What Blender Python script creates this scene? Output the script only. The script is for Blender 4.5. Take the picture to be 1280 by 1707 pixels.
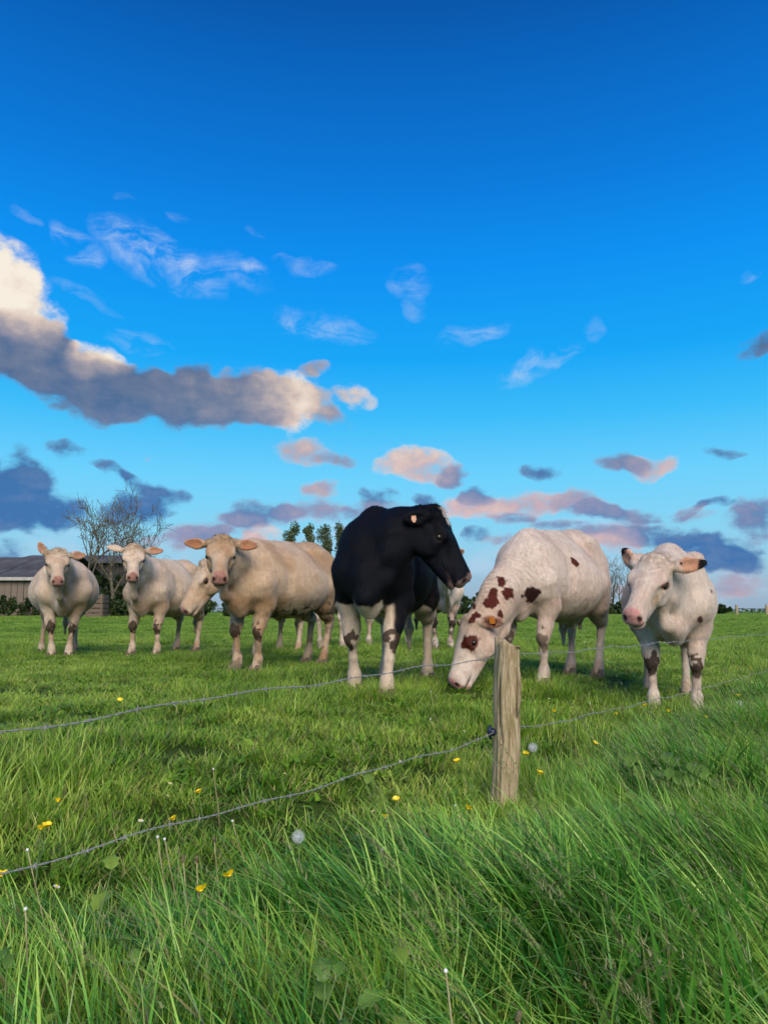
import bpy, bmesh, math, random
import numpy as np
from mathutils import Vector, Matrix

for o in list(bpy.data.objects):
    bpy.data.objects.remove(o, do_unlink=True)
SC = bpy.context.scene
COL = SC.collection
R = math.radians
rng = np.random.default_rng(7)
random.seed(7)

# ------------------------------------------------------------------ camera
FPX, CX, CY = 1265.0, 640.0, 853.5          # focal length and centre, in photo pixels
PITCH = R(7.43)
CAM = np.array([0.0, 0.0, 0.62])
cam_d = bpy.data.cameras.new('camera')
cam = bpy.data.objects.new('camera', cam_d)
COL.objects.link(cam)
cam.location = CAM
cam.rotation_euler = (math.pi / 2 + PITCH, 0, 0)
cam_d.sensor_fit = 'VERTICAL'
cam_d.sensor_height = 24.0
cam_d.lens = 24.0 * FPX / 1707.0
cam_d.clip_start = 0.05
cam_d.clip_end = 5000
SC.camera = cam

# ------------------------------------------------------------------ light
SUN_AZ, SUN_EL = R(171), R(36)               # compass from +Y (view axis), clockwise; behind the camera, a little right
sun_d = bpy.data.lights.new('sun', 'SUN')
sun_d.energy = 4.1
sun_d.angle = R(40)
sun_d.color = (1.0, 0.86, 0.71)
sun = bpy.data.objects.new('sun', sun_d)
COL.objects.link(sun)
sdir = Vector((math.sin(SUN_AZ) * math.cos(SUN_EL), math.cos(SUN_AZ) * math.cos(SUN_EL), math.sin(SUN_EL)))
sun.rotation_euler = (-sdir).to_track_quat('-Z', 'Y').to_euler()
sun.location = sdir * 30

vs = SC.view_settings
vs.view_transform = 'Standard'
vs.look = 'None'
vs.exposure = 0.0
vs.gamma = 1.0
vs.use_curve_mapping = False
try:
    SC.cycles.max_bounces = 5
    SC.cycles.diffuse_bounces = 3
    SC.cycles.transparent_max_bounces = 8
    SC.cycles.use_denoising = True
    SC.cycles.use_adaptive_sampling = True
    SC.cycles.adaptive_threshold = 0.025
    SC.cycles.adaptive_min_samples = 10
except Exception:
    pass


def ray(u, v):
    xc, yc = (u - CX) / FPX, (CY - v) / FPX
    return np.array([xc, math.cos(PITCH) - yc * math.sin(PITCH), math.sin(PITCH) + yc * math.cos(PITCH)])


def P(u, v, D):
    d = ray(u, v)
    return CAM + d * (D / d[1])


def project(p):
    p = np.atleast_2d(p) - CAM
    fw = p[:, 1] * math.cos(PITCH) + p[:, 2] * math.sin(PITCH)
    up = -p[:, 1] * math.sin(PITCH) + p[:, 2] * math.cos(PITCH)
    return np.stack([CX + FPX * p[:, 0] / fw, CY - FPX * up / fw, fw], 1)


def srgb(r, g, b):
    def f(c):
        c /= 255.0
        return c / 12.92 if c <= 0.04045 else ((c + 0.055) / 1.055) ** 2.4
    return (f(r), f(g), f(b), 1.0)


# ------------------------------------------------------------------ node helpers
class NT:
    def __init__(self, tree):
        self.t = tree

    def n(self, kind, **kw):
        nd = self.t.nodes.new(kind)
        ins = kw.pop('ins', {})
        for k, v in kw.items():
            setattr(nd, k, v)
        for k, v in ins.items():
            s = nd.inputs[k]
            if hasattr(v, 'is_output') or isinstance(v, bpy.types.NodeSocket):
                self.t.links.new(v, s)
            else:
                s.default_value = v
        return nd

    def math(self, op, a, b=0.0, c=0.0, clamp=False):
        nd = self.n('ShaderNodeMath', operation=op, use_clamp=clamp, ins={0: a, 1: b, 2: c})
        return nd.outputs[0]

    def mixc(self, f, a, b, mode='MIX'):
        nd = self.n('ShaderNodeMix', data_type='RGBA', blend_type=mode)
        for k, v in ((0, f), (6, a), (7, b)):
            if isinstance(v, bpy.types.NodeSocket):
                self.t.links.new(v, nd.inputs[k])
            else:
                nd.inputs[k].default_value = v
        return nd.outputs[2]

    def mrange(self, v, a, b, c, d, kind='SMOOTHSTEP'):
        nd = self.n('ShaderNodeMapRange', interpolation_type=kind, ins={0: v, 1: a, 2: b, 3: c, 4: d})
        return nd.outputs[0]

    def ramp(self, fac, stops, interp='LINEAR'):
        nd = self.n('ShaderNodeValToRGB', ins={0: fac})
        cr = nd.color_ramp
        cr.interpolation = interp
        while len(cr.elements) > 1:
            cr.elements.remove(cr.elements[-1])
        cr.elements[0].position = stops[0][0]
        cr.elements[0].color = stops[0][1]
        for p, c in stops[1:]:
            e = cr.elements.new(p)
            e.color = c
        return nd.outputs[0]

    def noise(self, vec, scale, detail=4.0, rough=0.55, dist=0.0, dims='3D', out=0):
        nd = self.n('ShaderNodeTexNoise', noise_dimensions=dims,
                    ins={'Vector': vec, 'Scale': scale, 'Detail': detail, 'Roughness': rough, 'Distortion': dist})
        return nd.outputs[out]


# ------------------------------------------------------------------ sky
world = bpy.data.worlds.new('World')
SC.world = world
world.use_nodes = True
wt = world.node_tree
for nd in list(wt.nodes):
    wt.nodes.remove(nd)
W = NT(wt)


def az_el(u, v):
    d = ray(u, v)
    d = d / np.linalg.norm(d)
    return math.atan2(d[0], d[1]), math.asin(d[2])


# solid clouds: u, v, half width, half height (photo pixels), tilt degrees, strength, sunlit share
CLOUDS = [
    (-10, 455, 95, 85, 30, 1.2, 1.0), (45, 500, 75, 70, 45, 1.1, 1.0), (-40, 560, 130, 70, 0, 1.3, 0.12), (50, 570, 95, 70, 20, 1.3, 0.06),
    (130, 618, 130, 60, 18, 1.3, 0.10), (165, 585, 55, 28, 10, 1.0, 0.95), (240, 645, 140, 50, 10, 1.3, 0.10),
    (350, 655, 130, 48, 3, 1.3, 0.22), (322, 605, 42, 24, 0, 0.9, 0.08), (420, 650, 85, 52, 0, 1.2, 0.30), (475, 650, 62, 58, 0, 1.2, 0.85),
    (540, 655, 50, 35, 0, 0.75, 0.55), (600, 645, 36, 24, 10, 0.75, 0.70), (538, 603, 34, 17, 0, 0.65, 0.4), (560, 685, 45, 18, 0, 0.55, 0.35),
    (30, 790, 60, 70, 0, 1.2, 0.0), (60, 845, 105, 50, 8, 1.3, 0.0), (-20, 820, 90, 80, 0, 1.3, 0.0), (118, 748, 48, 24, -5, 0.85, 0.03),
    (195, 780, 45, 18, 15, 0.8, 0.03), (245, 800, 55, 16, 18, 0.75, 0.03), (235, 838, 85, 38, -12, 1.15, 0.02), (20, 915, 70, 30, 10, 0.9, 0.03),
    (500, 742, 70, 26, 12, 0.8, 0.55), (570, 755, 55, 16, 0, 0.65, 0.35), (265, 760, 22, 10, 0, 0.55, 0.5),
    (700, 768, 95, 34, 4, 1.1, 0.72), (760, 782, 48, 26, 0, 0.9, 0.25), (540, 806, 42, 24, -5, 0.95, 0.55), (630, 820, 30, 22, 0, 0.6, 0.05),
    (700, 822, 36, 16, 0, 0.8, 0.08),
    (440, 852, 80, 32, 0, 1.0, 0.22), (530, 848, 75, 30, 0, 0.95, 0.42), (380, 870, 90, 28, 0, 0.7, 0.4), (450, 892, 45, 26, 0, 0.9, 0.85),
    (300, 890, 60, 26, 0, 0.7, 0.4), (600, 845, 40, 22, 0, 0.7, 0.3),
    (790, 838, 85, 34, 0, 1.05, 0.72), (805, 820, 42, 24, 0, 0.8, 0.05), (900, 835, 75, 32, 0, 1.05, 0.66), (985, 832, 65, 28, 8, 1.05, 0.5),
    (1010, 845, 50, 20, 0, 0.8, 0.1), (790, 888, 34, 16, 0, 0.8, 0.06),
    (905, 773, 42, 24, 8, 1.0, 0.06), (1045, 760, 60, 26, 10, 0.95, 0.22), (1085, 765, 55, 28, 4, 0.95, 0.62), (1080, 846, 55, 16, -4, 0.85, 0.3),
    (1215, 748, 46, 18, 12, 0.75, 0.04), (1195, 836, 34, 12, 5, 0.75, 0.06), (1262, 860, 70, 48, 0, 1.1, 0.25), (1285, 790, 25, 22, 0, 0.7, 0.1),
    (1270, 552, 62, 30, -22, 0.85, 0.0),
    (1020, 892, 70, 30, 0, 1.0, 0.62), (1110, 885, 110, 28, 5, 0.9, 0.10), (1190, 910, 120, 34, 8, 1.05, 0.03), (960, 880, 80, 22, 0, 0.65, 0.25),
    (1100, 860, 120, 14, 0, 0.55, 0.3), (645, 842, 40, 18, 0, 0.8, 0.4), (860, 862, 60, 14, 0, 0.75, 0.35), (940, 908, 60, 18, 0, 0.75, 0.35), (1150, 846, 40, 14, 0, 0.7, 0.35), (350, 884, 60, 20, 0, 0.8, 0.45), (590, 880, 60, 16, 0, 0.7, 0.4), (690, 892, 60, 18, 0, 0.7, 0.45), (840, 900, 50, 14, 0, 0.65, 0.4), (1180, 935, 120, 16, 3, 0.8, 0.12), (1120, 980, 160, 22, 0, 0.6, 0.5), (420, 905, 60, 18, 0, 0.7, 0.6), (1220, 960, 130, 28, 0, 0.55, 0.45), (900, 870, 90, 14, 0, 0.5, 0.35), (1240, 925, 90, 30, 0, 0.8, 0.06),
]
# thin high cloud: u, v, half width, half height, tilt, strength
WISPS = [
    (125, 398, 60, 34, 28, 0.75), (210, 400, 85, 40, 32, 0.62), (290, 425, 110, 36, 26, 0.66), (370, 440, 90, 30, 10, 0.42), (425, 441, 34, 14, 4, 0.66),
    (512, 434, 62, 15, 4, 0.52), (540, 525, 100, 32, 10, 0.5), (470, 515, 34, 28, 40, 0.5), (677, 460, 38, 36, 40, 0.5), (690, 500, 24, 26, 0, 0.38), (790, 540, 72, 24, -14, 0.45), (880, 605, 70, 30, -22, 0.58), (985, 543, 22, 20, -30, 0.35),
    (940, 580, 40, 16, -25, 0.42), (150, 485, 70, 14, 15, 0.34), (1250, 456, 26, 13, 0, 0.45), (215, 322, 18, 8, 0, 0.3), (290, 348, 24, 8, 15, 0.25), (230, 560, 70, 20, 8, 0.4), (45, 352, 24, 12, 20, 0.3),
    (430, 385, 22, 10, 0, 0.25), (1170, 960, 170, 50, 0, 0.8), (200, 900, 180, 34, 0, 0.6), (900, 930, 180, 34, 0, 0.7), (560, 885, 220, 30, 0, 0.6), (1000, 870, 160, 20, 0, 0.5),
]


CLOUDS = [(u - 4, v + (16 if v < 720 else 8), ru * (0.86 if v > 700 else 0.95), rv * (0.80 if v > 700 else 0.95), rot, st * (0.92 if v > 830 and u > 380 else 0.95), lt) for u, v, ru, rv, rot, st, lt in CLOUDS]


WISPS = [(u, v + 12, ru * 0.86, rv * 0.88 if v < 700 else rv, rot, st) for u, v, ru, rv, rot, st in WISPS]


def blob_nodes(T, vec, items, lit, first=None):
    """sum of soft ellipses in (azimuth, elevation, 1); batches are chained so that they are evaluated one after another"""
    dens = T.math('MULTIPLY', first, 1e-9) if first is not None else 0.0
    litsum = 0.0
    src = vec
    for i, it in enumerate(items):
        u, v, ru, rv, rot, st = it[:6]
        a0, e0 = az_el(u, v)
        a1, _ = az_el(u + ru, v)
        _, e1 = az_el(u, v - rv)
        ra, re = abs(a1 - a0), abs(e1 - e0)
        ca, sa = math.cos(R(-rot)), math.sin(R(-rot))
        r1 = (ca / ra, sa / ra, -(a0 * ca + e0 * sa) / ra)
        r2 = (-sa / re, ca / re, -(-a0 * sa + e0 * ca) / re)
        if i % 6 == 0 and not isinstance(dens, float):
            src = T.n('ShaderNodeVectorMath', operation='MULTIPLY_ADD', ins={0: dens, 1: (1e-9, 1e-9, 0), 2: vec}).outputs[0]
        A = T.n('ShaderNodeVectorMath', operation='DOT_PRODUCT', ins={0: src, 1: r1}).outputs['Value']
        Bq = T.n('ShaderNodeVectorMath', operation='DOT_PRODUCT', ins={0: src, 1: r2}).outputs['Value']
        q = T.math('MULTIPLY_ADD', A, A, T.math('MULTIPLY', Bq, Bq))
        w = T.math('MULTIPLY_ADD', q, -0.85, 1.05, clamp=True)
        dens = T.math('MULTIPLY_ADD', w, st, dens)
        if lit:
            litsum = T.math('MULTIPLY_ADD', w, st * it[6], litsum)
    return dens, litsum


tc = W.n('ShaderNodeTexCoord')
sep = W.n('ShaderNodeSeparateXYZ', ins={0: tc.outputs['Generated']})
el = W.math('ARCSINE', sep.outputs[2])
az = W.math('ARCTAN2', sep.outputs[0], sep.outputs[1])
p2 = W.n('ShaderNodeCombineXYZ', ins={0: az, 1: el, 2: 1.0}).outputs[0]

# sky gradient over elevation (degrees / 90), blended with the physical sky
eln = W.math('DIVIDE', el, math.pi / 2)
grad = W.ramp(eln, [(0.0, srgb(150, 172, 196)), (0.02, srgb(152, 186, 210)), (0.04, srgb(150, 202, 228)), (0.069, srgb(134, 212, 244)), (0.109, srgb(108, 210, 254)), (0.159, srgb(58, 190, 252)), (0.207, srgb(12, 168, 250)),
                    (0.279, srgb(0, 146, 244)), (0.345, srgb(0, 122, 220)), (0.46, srgb(0, 86, 172)), (0.7, srgb(0, 60, 136)), (1.0, srgb(0, 50, 116))])
sky = W.n('ShaderNodeTexSky', sky_type='NISHITA', sun_disc=False, sun_elevation=SUN_EL, sun_rotation=SUN_AZ, altitude=50.0, air_density=1.0,
          dust_density=0.4, ozone_density=2.5)
nish = W.mixc(1.0, sky.outputs[0], (0.10, 0.10, 0.10, 1), 'MULTIPLY')
base = W.mixc(0.04, grad, nish)

# soft warp of the cloud coordinates
wn = W.noise(p2, 11.0, 3.0, 0.55, dims='2D', out=1)
w1 = W.n('ShaderNodeVectorMath', operation='SUBTRACT', ins={0: wn, 1: (0.5, 0.5, 0.5)})
w2 = W.n('ShaderNodeVectorMath', operation='MULTIPLY', ins={0: w1.outputs[0], 1: (0.058, 0.042, 0.0)})
pw = W.n('ShaderNodeVectorMath', operation='ADD', ins={0: p2, 1: w2.outputs[0]}).outputs[0]

dens, litsum = blob_nodes(W, pw, CLOUDS, True)
sq = W.n('ShaderNodeMapping', vector_type='POINT', ins={'Vector': p2, 'Scale': (1.0, 1.5, 1.0)}).outputs[0]
fb = W.noise(sq, 24.0, 6.0, 0.60, dims='2D')
fbig = W.noise(sq, 7.0, 3.0, 0.6, dims='2D')
# the rest of the sky, outside the picture, carries similar broken cloud
away = W.math('MULTIPLY', W.mrange(W.math('ABSOLUTE', az), 0.60, 0.85, 0.0, 1.0), W.mrange(el, 0.75, 0.25, 0.0, 1.0))
gen = W.math('MULTIPLY', away, W.mrange(fbig, 0.46, 0.68, 0.0, 1.1))
dall = W.math('ADD', dens, gen)
lall = W.math('ADD', litsum, W.math('MULTIPLY', gen, 0.5))
edge = W.math('ADD', dall, W.math('MULTIPLY', W.math('SUBTRACT', fb, 0.5), W.mrange(dall, 0.02, 0.35, 0.0, 2.1)))
alpha = W.mrange(edge, 0.06, 1.05, 0.0, 0.96)
litf = W.math('DIVIDE', lall, W.math('MAXIMUM', dall, 0.05))
litf = W.math('ADD', litf, W.math('MULTIPLY', W.math('SUBTRACT', fb, 0.5), 0.6))
# thin rims catch more light than thick cores
litf = W.math('ADD', litf, W.mrange(edge, 0.9, 0.25, 0.0, 0.16))
hi = W.mrange(el, 0.12, 0.30, 0.0, 1.0)
c_low = W.ramp(litf, [(0.0, srgb(62, 112, 172)), (0.2, srgb(96, 128, 176)), (0.45, srgb(150, 150, 182)), (0.72, srgb(206, 178, 184)), (1.0, srgb(240, 208, 196))])
c_hi = W.ramp(litf, [(0.0, srgb(84, 106, 142)), (0.2, srgb(112, 122, 148)), (0.45, srgb(156, 150, 160)), (0.72, srgb(222, 200, 184)), (1.0, srgb(252, 240, 222))])
ccol = W.mixc(hi, c_low, c_hi)

# wisps
sw = W.n('ShaderNodeMapping', vector_type='POINT', ins={'Vector': pw, 'Rotation': (0, 0, R(34)), 'Scale': (9.0, 34.0, 1.0)}).outputs[0]
ws = W.noise(sw, 1.0, 5.0, 0.62, 0.6, dims='2D')
ws2 = W.noise(pw, 30.0, 4.0, 0.6, dims='2D')
wd, _ = blob_nodes(W, pw, WISPS, False, litsum)
wsm = W.math('ADD', W.math('MULTIPLY', ws, 0.65), W.math('MULTIPLY', ws2, 0.35))
walpha = W.math('MULTIPLY', wd, W.mrange(wsm, 0.40, 0.72, 0.0, 0.95), clamp=True)
withw = W.mixc(walpha, base, srgb(196, 214, 240))
final = W.mixc(alpha, withw, ccol)
# below the horizon: plain ground-coloured light
final = W.mixc(W.mrange(el, -0.02, -0.06, 0.0, 1.0), final, srgb(80, 110, 60))
bg = W.n('ShaderNodeBackground', ins={0: final, 1: 1.0})
wo = W.n('ShaderNodeOutputWorld', ins={0: bg.outputs[0]})
try:
    world.cycles.sampling_method = 'MANUAL'
    world.cycles.sample_map_resolution = 512
except Exception:
    pass

# ------------------------------------------------------------------ object helpers
def link(o, parent=None):
    COL.objects.link(o)
    if parent is not None:
        o.parent = parent
    return o


def tag(o, label=None, cat=None, group=None, kind=None):
    if label: o['label'] = label
    if cat: o['category'] = cat
    if group: o['group'] = group
    if kind: o['kind'] = kind
    return o


def empty(name, loc=(0, 0, 0), rz=0.0):
    o = bpy.data.objects.new(name, None)
    o.empty_display_size = 0.1
    o.location = [float(c) for c in loc]
    o.rotation_euler = (0, 0, rz)
    return link(o)


def mesh_obj(name, verts, faces, mat=None, parent=None, smooth=False):
    me = bpy.data.meshes.new(name)
    me.from_pydata([tuple(map(float, v)) for v in verts], [], [tuple(map(int, f)) for f in faces])
    me.update()
    if smooth:
        me.polygons.foreach_set('use_smooth', [True] * len(me.polygons))
    if mat is not None:
        me.materials.append(mat)
    return link(bpy.data.objects.new(name, me), parent)


def big_mesh(name, v, quads):
    me = bpy.data.meshes.new(name)
    me.vertices.add(len(v))
    me.vertices.foreach_set('co', np.asarray(v, np.float32).ravel())
    n = len(quads)
    k = quads.shape[1]
    me.loops.add(n * k)
    me.loops.foreach_set('vertex_index', np.asarray(quads, np.int32).ravel())
    me.polygons.add(n)
    me.polygons.foreach_set('loop_start', np.arange(0, n * k, k, dtype=np.int32))
    try:
        me.polygons.foreach_set('loop_total', np.full(n, k, np.int32))
    except Exception:
        pass
    me.update(calc_edges=True)
    return me


def shade_smooth(me):
    me.polygons.foreach_set('use_smooth', np.ones(len(me.polygons), bool))
    me.update()


class MB:
    """collects tubes, boxes and faces of one part"""
    def __init__(self):
        self.v, self.f = [], []

    def tube(self, pts, rad, sides=6, cap=True):
        pts = [np.asarray(p, float) for p in pts]
        if not hasattr(rad, '__len__'):
            rad = [rad] * len(pts)
        b = len(self.v)
        ref = np.array([0.31, 0.22, 0.92])
        for i, p in enumerate(pts):
            t = pts[min(i + 1, len(pts) - 1)] - pts[max(i - 1, 0)]
            t = t / (np.linalg.norm(t) + 1e-12)
            if abs(t @ ref) > 0.95:
                ref = np.array([1.0, 0.1, 0.0])
            a = np.cross(t, ref); a /= np.linalg.norm(a)
            c = np.cross(t, a)
            for k in range(sides):
                th = 2 * math.pi * k / sides
                self.v.append(p + (a * math.cos(th) + c * math.sin(th)) * rad[i])
        for i in range(len(pts) - 1):
            for k in range(sides):
                k2 = (k + 1) % sides
                self.f.append((b + i * sides + k, b + (i + 1) * sides + k, b + (i + 1) * sides + k2, b + i * sides + k2))
        if cap:
            self.f.append(tuple(b + k for k in range(sides)))
            self.f.append(tuple(b + (len(pts) - 1) * sides + k for k in reversed(range(sides))))
        return self

    def box(self, lo, hi, jit=0.0):
        b = len(self.v)
        for x in (lo[0], hi[0]):
            for y in (lo[1], hi[1]):
                for z in (lo[2], hi[2]):
                    self.v.append(np.array([x, y, z]) + np.array([random.uniform(-jit, jit) for _ in range(3)]))
        for q in ((0, 1, 3, 2), (4, 6, 7, 5), (0, 4, 5, 1), (2, 3, 7, 6), (0, 2, 6, 4), (1, 5, 7, 3)):
            self.f.append(tuple(b + i for i in q))
        return self

    def build(self, name, mat=None, parent=None, smooth=False):
        return mesh_obj(name, self.v, self.f, mat, parent, smooth)


def material(name, rough=0.7, spec=0.3):
    m = bpy.data.materials.new(name)
    m.use_nodes = True
    t = m.node_tree
    b = t.nodes['Principled BSDF']
    b.inputs['Roughness'].default_value = rough
    b.inputs['Specular IOR Level'].default_value = spec
    return m, NT(t), b


def simple_mat(name, col, rough=0.7, var=0.25, scale=20.0, spec=0.3, bump=0.0):
    m, T, b = material(name, rough, spec)
    tcn = T.n('ShaderNodeTexCoord')
    nz = T.noise(tcn.outputs['Object'], scale, 5.0, 0.6)
    lo = tuple(c * (1 - var) for c in col[:3]) + (1,)
    hi_ = tuple(min(1, c * (1 + var)) for c in col[:3]) + (1,)
    c = T.mixc(T.mrange(nz, 0.3, 0.7, 0, 1), lo, hi_)
    T.t.links.new(c, b.inputs['Base Color'])
    if bump:
        bp = T.n('ShaderNodeBump', ins={'Strength': 0.6, 'Distance': bump, 'Height': nz})
        T.t.links.new(bp.outputs[0], b.inputs['Normal'])
    return m


# ------------------------------------------------------------------ terrain
POST_XY = np.array([0.515, 3.2])
FDIR = np.array([math.sin(R(37)), math.cos(R(37))])     # the fence runs off to the far right
FN = np.array([-FDIR[1], FDIR[0]])                      # towards the field


def sstep(a, b, x):
    t = np.clip((x - a) / (b - a), 0, 1)
    return t * t * (3 - 2 * t)


def hash3(ix, iy, iz):
    n = (ix * 374761393 + iy * 668265263 + iz * 2147483647 * 3 + 1274126177) & 0xFFFFFFFF
    n = ((n ^ (n >> 13)) * 1274126177) & 0xFFFFFFFF
    n = ((n ^ (n >> 16)) * 2246822519) & 0xFFFFFFFF
    return ((n ^ (n >> 15)) & 0xFFFF) / 65535.0


def vnoise(p, s):
    """value noise 0..1 at the points p (n,3), feature size s"""
    q = np.asarray(p, float) / s + 1000.0
    i = np.floor(q).astype(np.int64)
    f = q - i
    f = f * f * (3 - 2 * f)
    out = np.zeros(len(q))
    for dx in (0, 1):
        for dy in (0, 1):
            for dz in (0, 1):
                w = (f[:, 0] if dx else 1 - f[:, 0]) * (f[:, 1] if dy else 1 - f[:, 1]) * (f[:, 2] if dz else 1 - f[:, 2])
                out += w * hash3(i[:, 0] + dx, i[:, 1] + dy, i[:, 2] + dz)
    return out


def fbm(p, s, o=3):
    r, a, t = 0, 1.0, 0
    for k in range(o):
        r = r + a * vnoise(np.asarray(p) + 17.3 * k, s / 2 ** k)
        t += a
        a *= 0.5
    return r / t


def sdist(x, y):
    return (x - POST_XY[0]) * FN[0] + (y - POST_XY[1]) * FN[1]


def ground_z(x, y):
    x = np.atleast_1d(np.asarray(x, float)); y = np.atleast_1d(np.asarray(y, float))
    s = sdist(x, y)
    z = -0.21 + 0.21 * sstep(-0.4, 2.0, s)
    z = z - 0.05 * sstep(-0.2, -1.5, s)
    d = np.hypot(x, y)
    p = np.stack([x, y, np.zeros_like(x)], 1)
    z = z + (vnoise(p, 0.45) - 0.5) * 0.035 * sstep(60, 10, d)
    z = z + 0.30 * sstep(14, 48, d) - 0.25 * sstep(90, 400, d)
    return z


def gz(x, y):
    return float(ground_z(x, y)[0])


def G(u, v, h=0.0):
    """where the ray through a photo pixel meets the ground (raised by h)"""
    d = ray(u, v)
    d = d / np.linalg.norm(d)
    ts = np.geomspace(0.6, 300, 700)
    q = CAM[None] + d[None] * ts[:, None]
    hit = np.nonzero(q[:, 2] < ground_z(q[:, 0], q[:, 1]) + h)[0]
    if not len(hit):
        return CAM + d * 300
    return q[hit[0]]

# ------------------------------------------------------------------ ground sheet
def ground():
    xs = np.concatenate([-np.geomspace(900, 8, 40), np.linspace(-7.6, 7.6, 120), np.geomspace(8, 900, 40)])
    ys = np.concatenate([-np.geomspace(300, 3, 12), np.linspace(-2.5, 16, 150), np.geomspace(16.5, 1500, 60)])
    X, Y = np.meshgrid(xs, ys, indexing='ij')
    Z = ground_z(X.ravel(), Y.ravel())
    v = np.stack([X.ravel(), Y.ravel(), Z], 1)
    nx, ny = len(xs), len(ys)
    i = np.arange((nx - 1) * (ny - 1))
    a = (i // (ny - 1)) * ny + i % (ny - 1)
    q = np.stack([a, a + ny, a + ny + 1, a + 1], 1)
    me = big_mesh('ground', v, q)
    shade_smooth(me)
    m, T, b = material('pasture_soil', 0.95, 0.1)
    tcn = T.n('ShaderNodeTexCoord')
    ob = tcn.outputs['Object']
    n1 = T.noise(ob, 0.35, 6.0, 0.6)
    n2 = T.noise(ob, 9.0, 6.0, 0.65)
    n3 = T.noise(ob, 60.0, 4.0, 0.6)
    c = T.mixc(T.mrange(n2, 0.35, 0.65, 0, 1), (0.030, 0.055, 0.010, 1), (0.06, 0.115, 0.016, 1))
    far = T.mixc(T.mrange(n1, 0.3, 0.7, 0, 1), (0.095, 0.20, 0.022, 1), (0.15, 0.27, 0.035, 1))
    sp = T.n('ShaderNodeSeparateXYZ', ins={0: ob})
    c = T.mixc(T.mrange(sp.outputs[1], 6.0, 22.0, 0, 1), c, far)
    c = T.mixc(T.math('MULTIPLY', T.mrange(n2, 0.62, 0.72, 0, 1), T.mrange(sp.outputs[1], 14.0, 6.0, 0, 0.8)), c, (0.05, 0.036, 0.022, 1))
    T.t.links.new(c, b.inputs['Base Color'])
    bp = T.n('ShaderNodeBump', ins={'Strength': 0.8, 'Distance': 0.03, 'Height': T.math('ADD', n2, n3)})
    T.t.links.new(bp.outputs[0], b.inputs['Normal'])
    me.materials.append(m)
    o = link(bpy.data.objects.new('ground', me))
    tag(o, kind='structure')


ground()

# ------------------------------------------------------------------ cows: one smooth-blended skin per animal
def surface_nets(F, o, h):
    S = F < 0
    nx, ny, nz = F.shape
    cnt = np.zeros((nx - 1, ny - 1, nz - 1), np.int8)
    for i in (0, 1):
        for j in (0, 1):
            for k in (0, 1):
                cnt += S[i:nx - 1 + i, j:ny - 1 + j, k:nz - 1 + k]
    act = (cnt > 0) & (cnt < 8)
    idx = np.full(act.shape, -1, np.int64)
    ci = np.argwhere(act)
    idx[act] = np.arange(len(ci))
    acc = np.zeros((len(ci), 3)); num = np.zeros(len(ci))
    for a in range(3):
        b, c = [q for q in range(3) if q != a]
        for ob in (0, 1):
            for oc in (0, 1):
                s = ci.copy(); s[:, b] += ob; s[:, c] += oc
                e = s.copy(); e[:, a] += 1
                f0 = F[s[:, 0], s[:, 1], s[:, 2]]; f1 = F[e[:, 0], e[:, 1], e[:, 2]]
                m = (f0 < 0) != (f1 < 0)
                p = s.astype(float)
                with np.errstate(all='ignore'):
                    p[:, a] += np.where(m, f0 / (f0 - f1), 0)
                acc[m] += p[m]; num[m] += 1
    v = acc / num[:, None] * h + o
    quads = []
    for a in range(3):
        b, c = [(1, 2), (2, 0), (0, 1)][a]
        lo = [slice(None)] * 3; hi_ = [slice(None)] * 3
        lo[a] = slice(0, -1); hi_[a] = slice(1, None)
        d = S[tuple(lo)] != S[tuple(hi_)]
        e = np.argwhere(d)
        ok = (e[:, b] > 0) & (e[:, c] > 0) & (e[:, b] < F.shape[b] - 1) & (e[:, c] < F.shape[c] - 1)
        e = e[ok]
        def cell(db, dc):
            q = e.copy(); q[:, b] += db; q[:, c] += dc
            return idx[q[:, 0], q[:, 1], q[:, 2]]
        q = np.stack([cell(-1, -1), cell(0, -1), cell(0, 0), cell(-1, 0)], 1)
        inside = S[e[:, 0], e[:, 1], e[:, 2]]
        q[~inside] = q[~inside][:, ::-1]
        quads.append(q)
    return v, np.concatenate(quads)


def unit(v):
    v = np.asarray(v, float)
    return v / (np.linalg.norm(v) + 1e-12)


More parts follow.
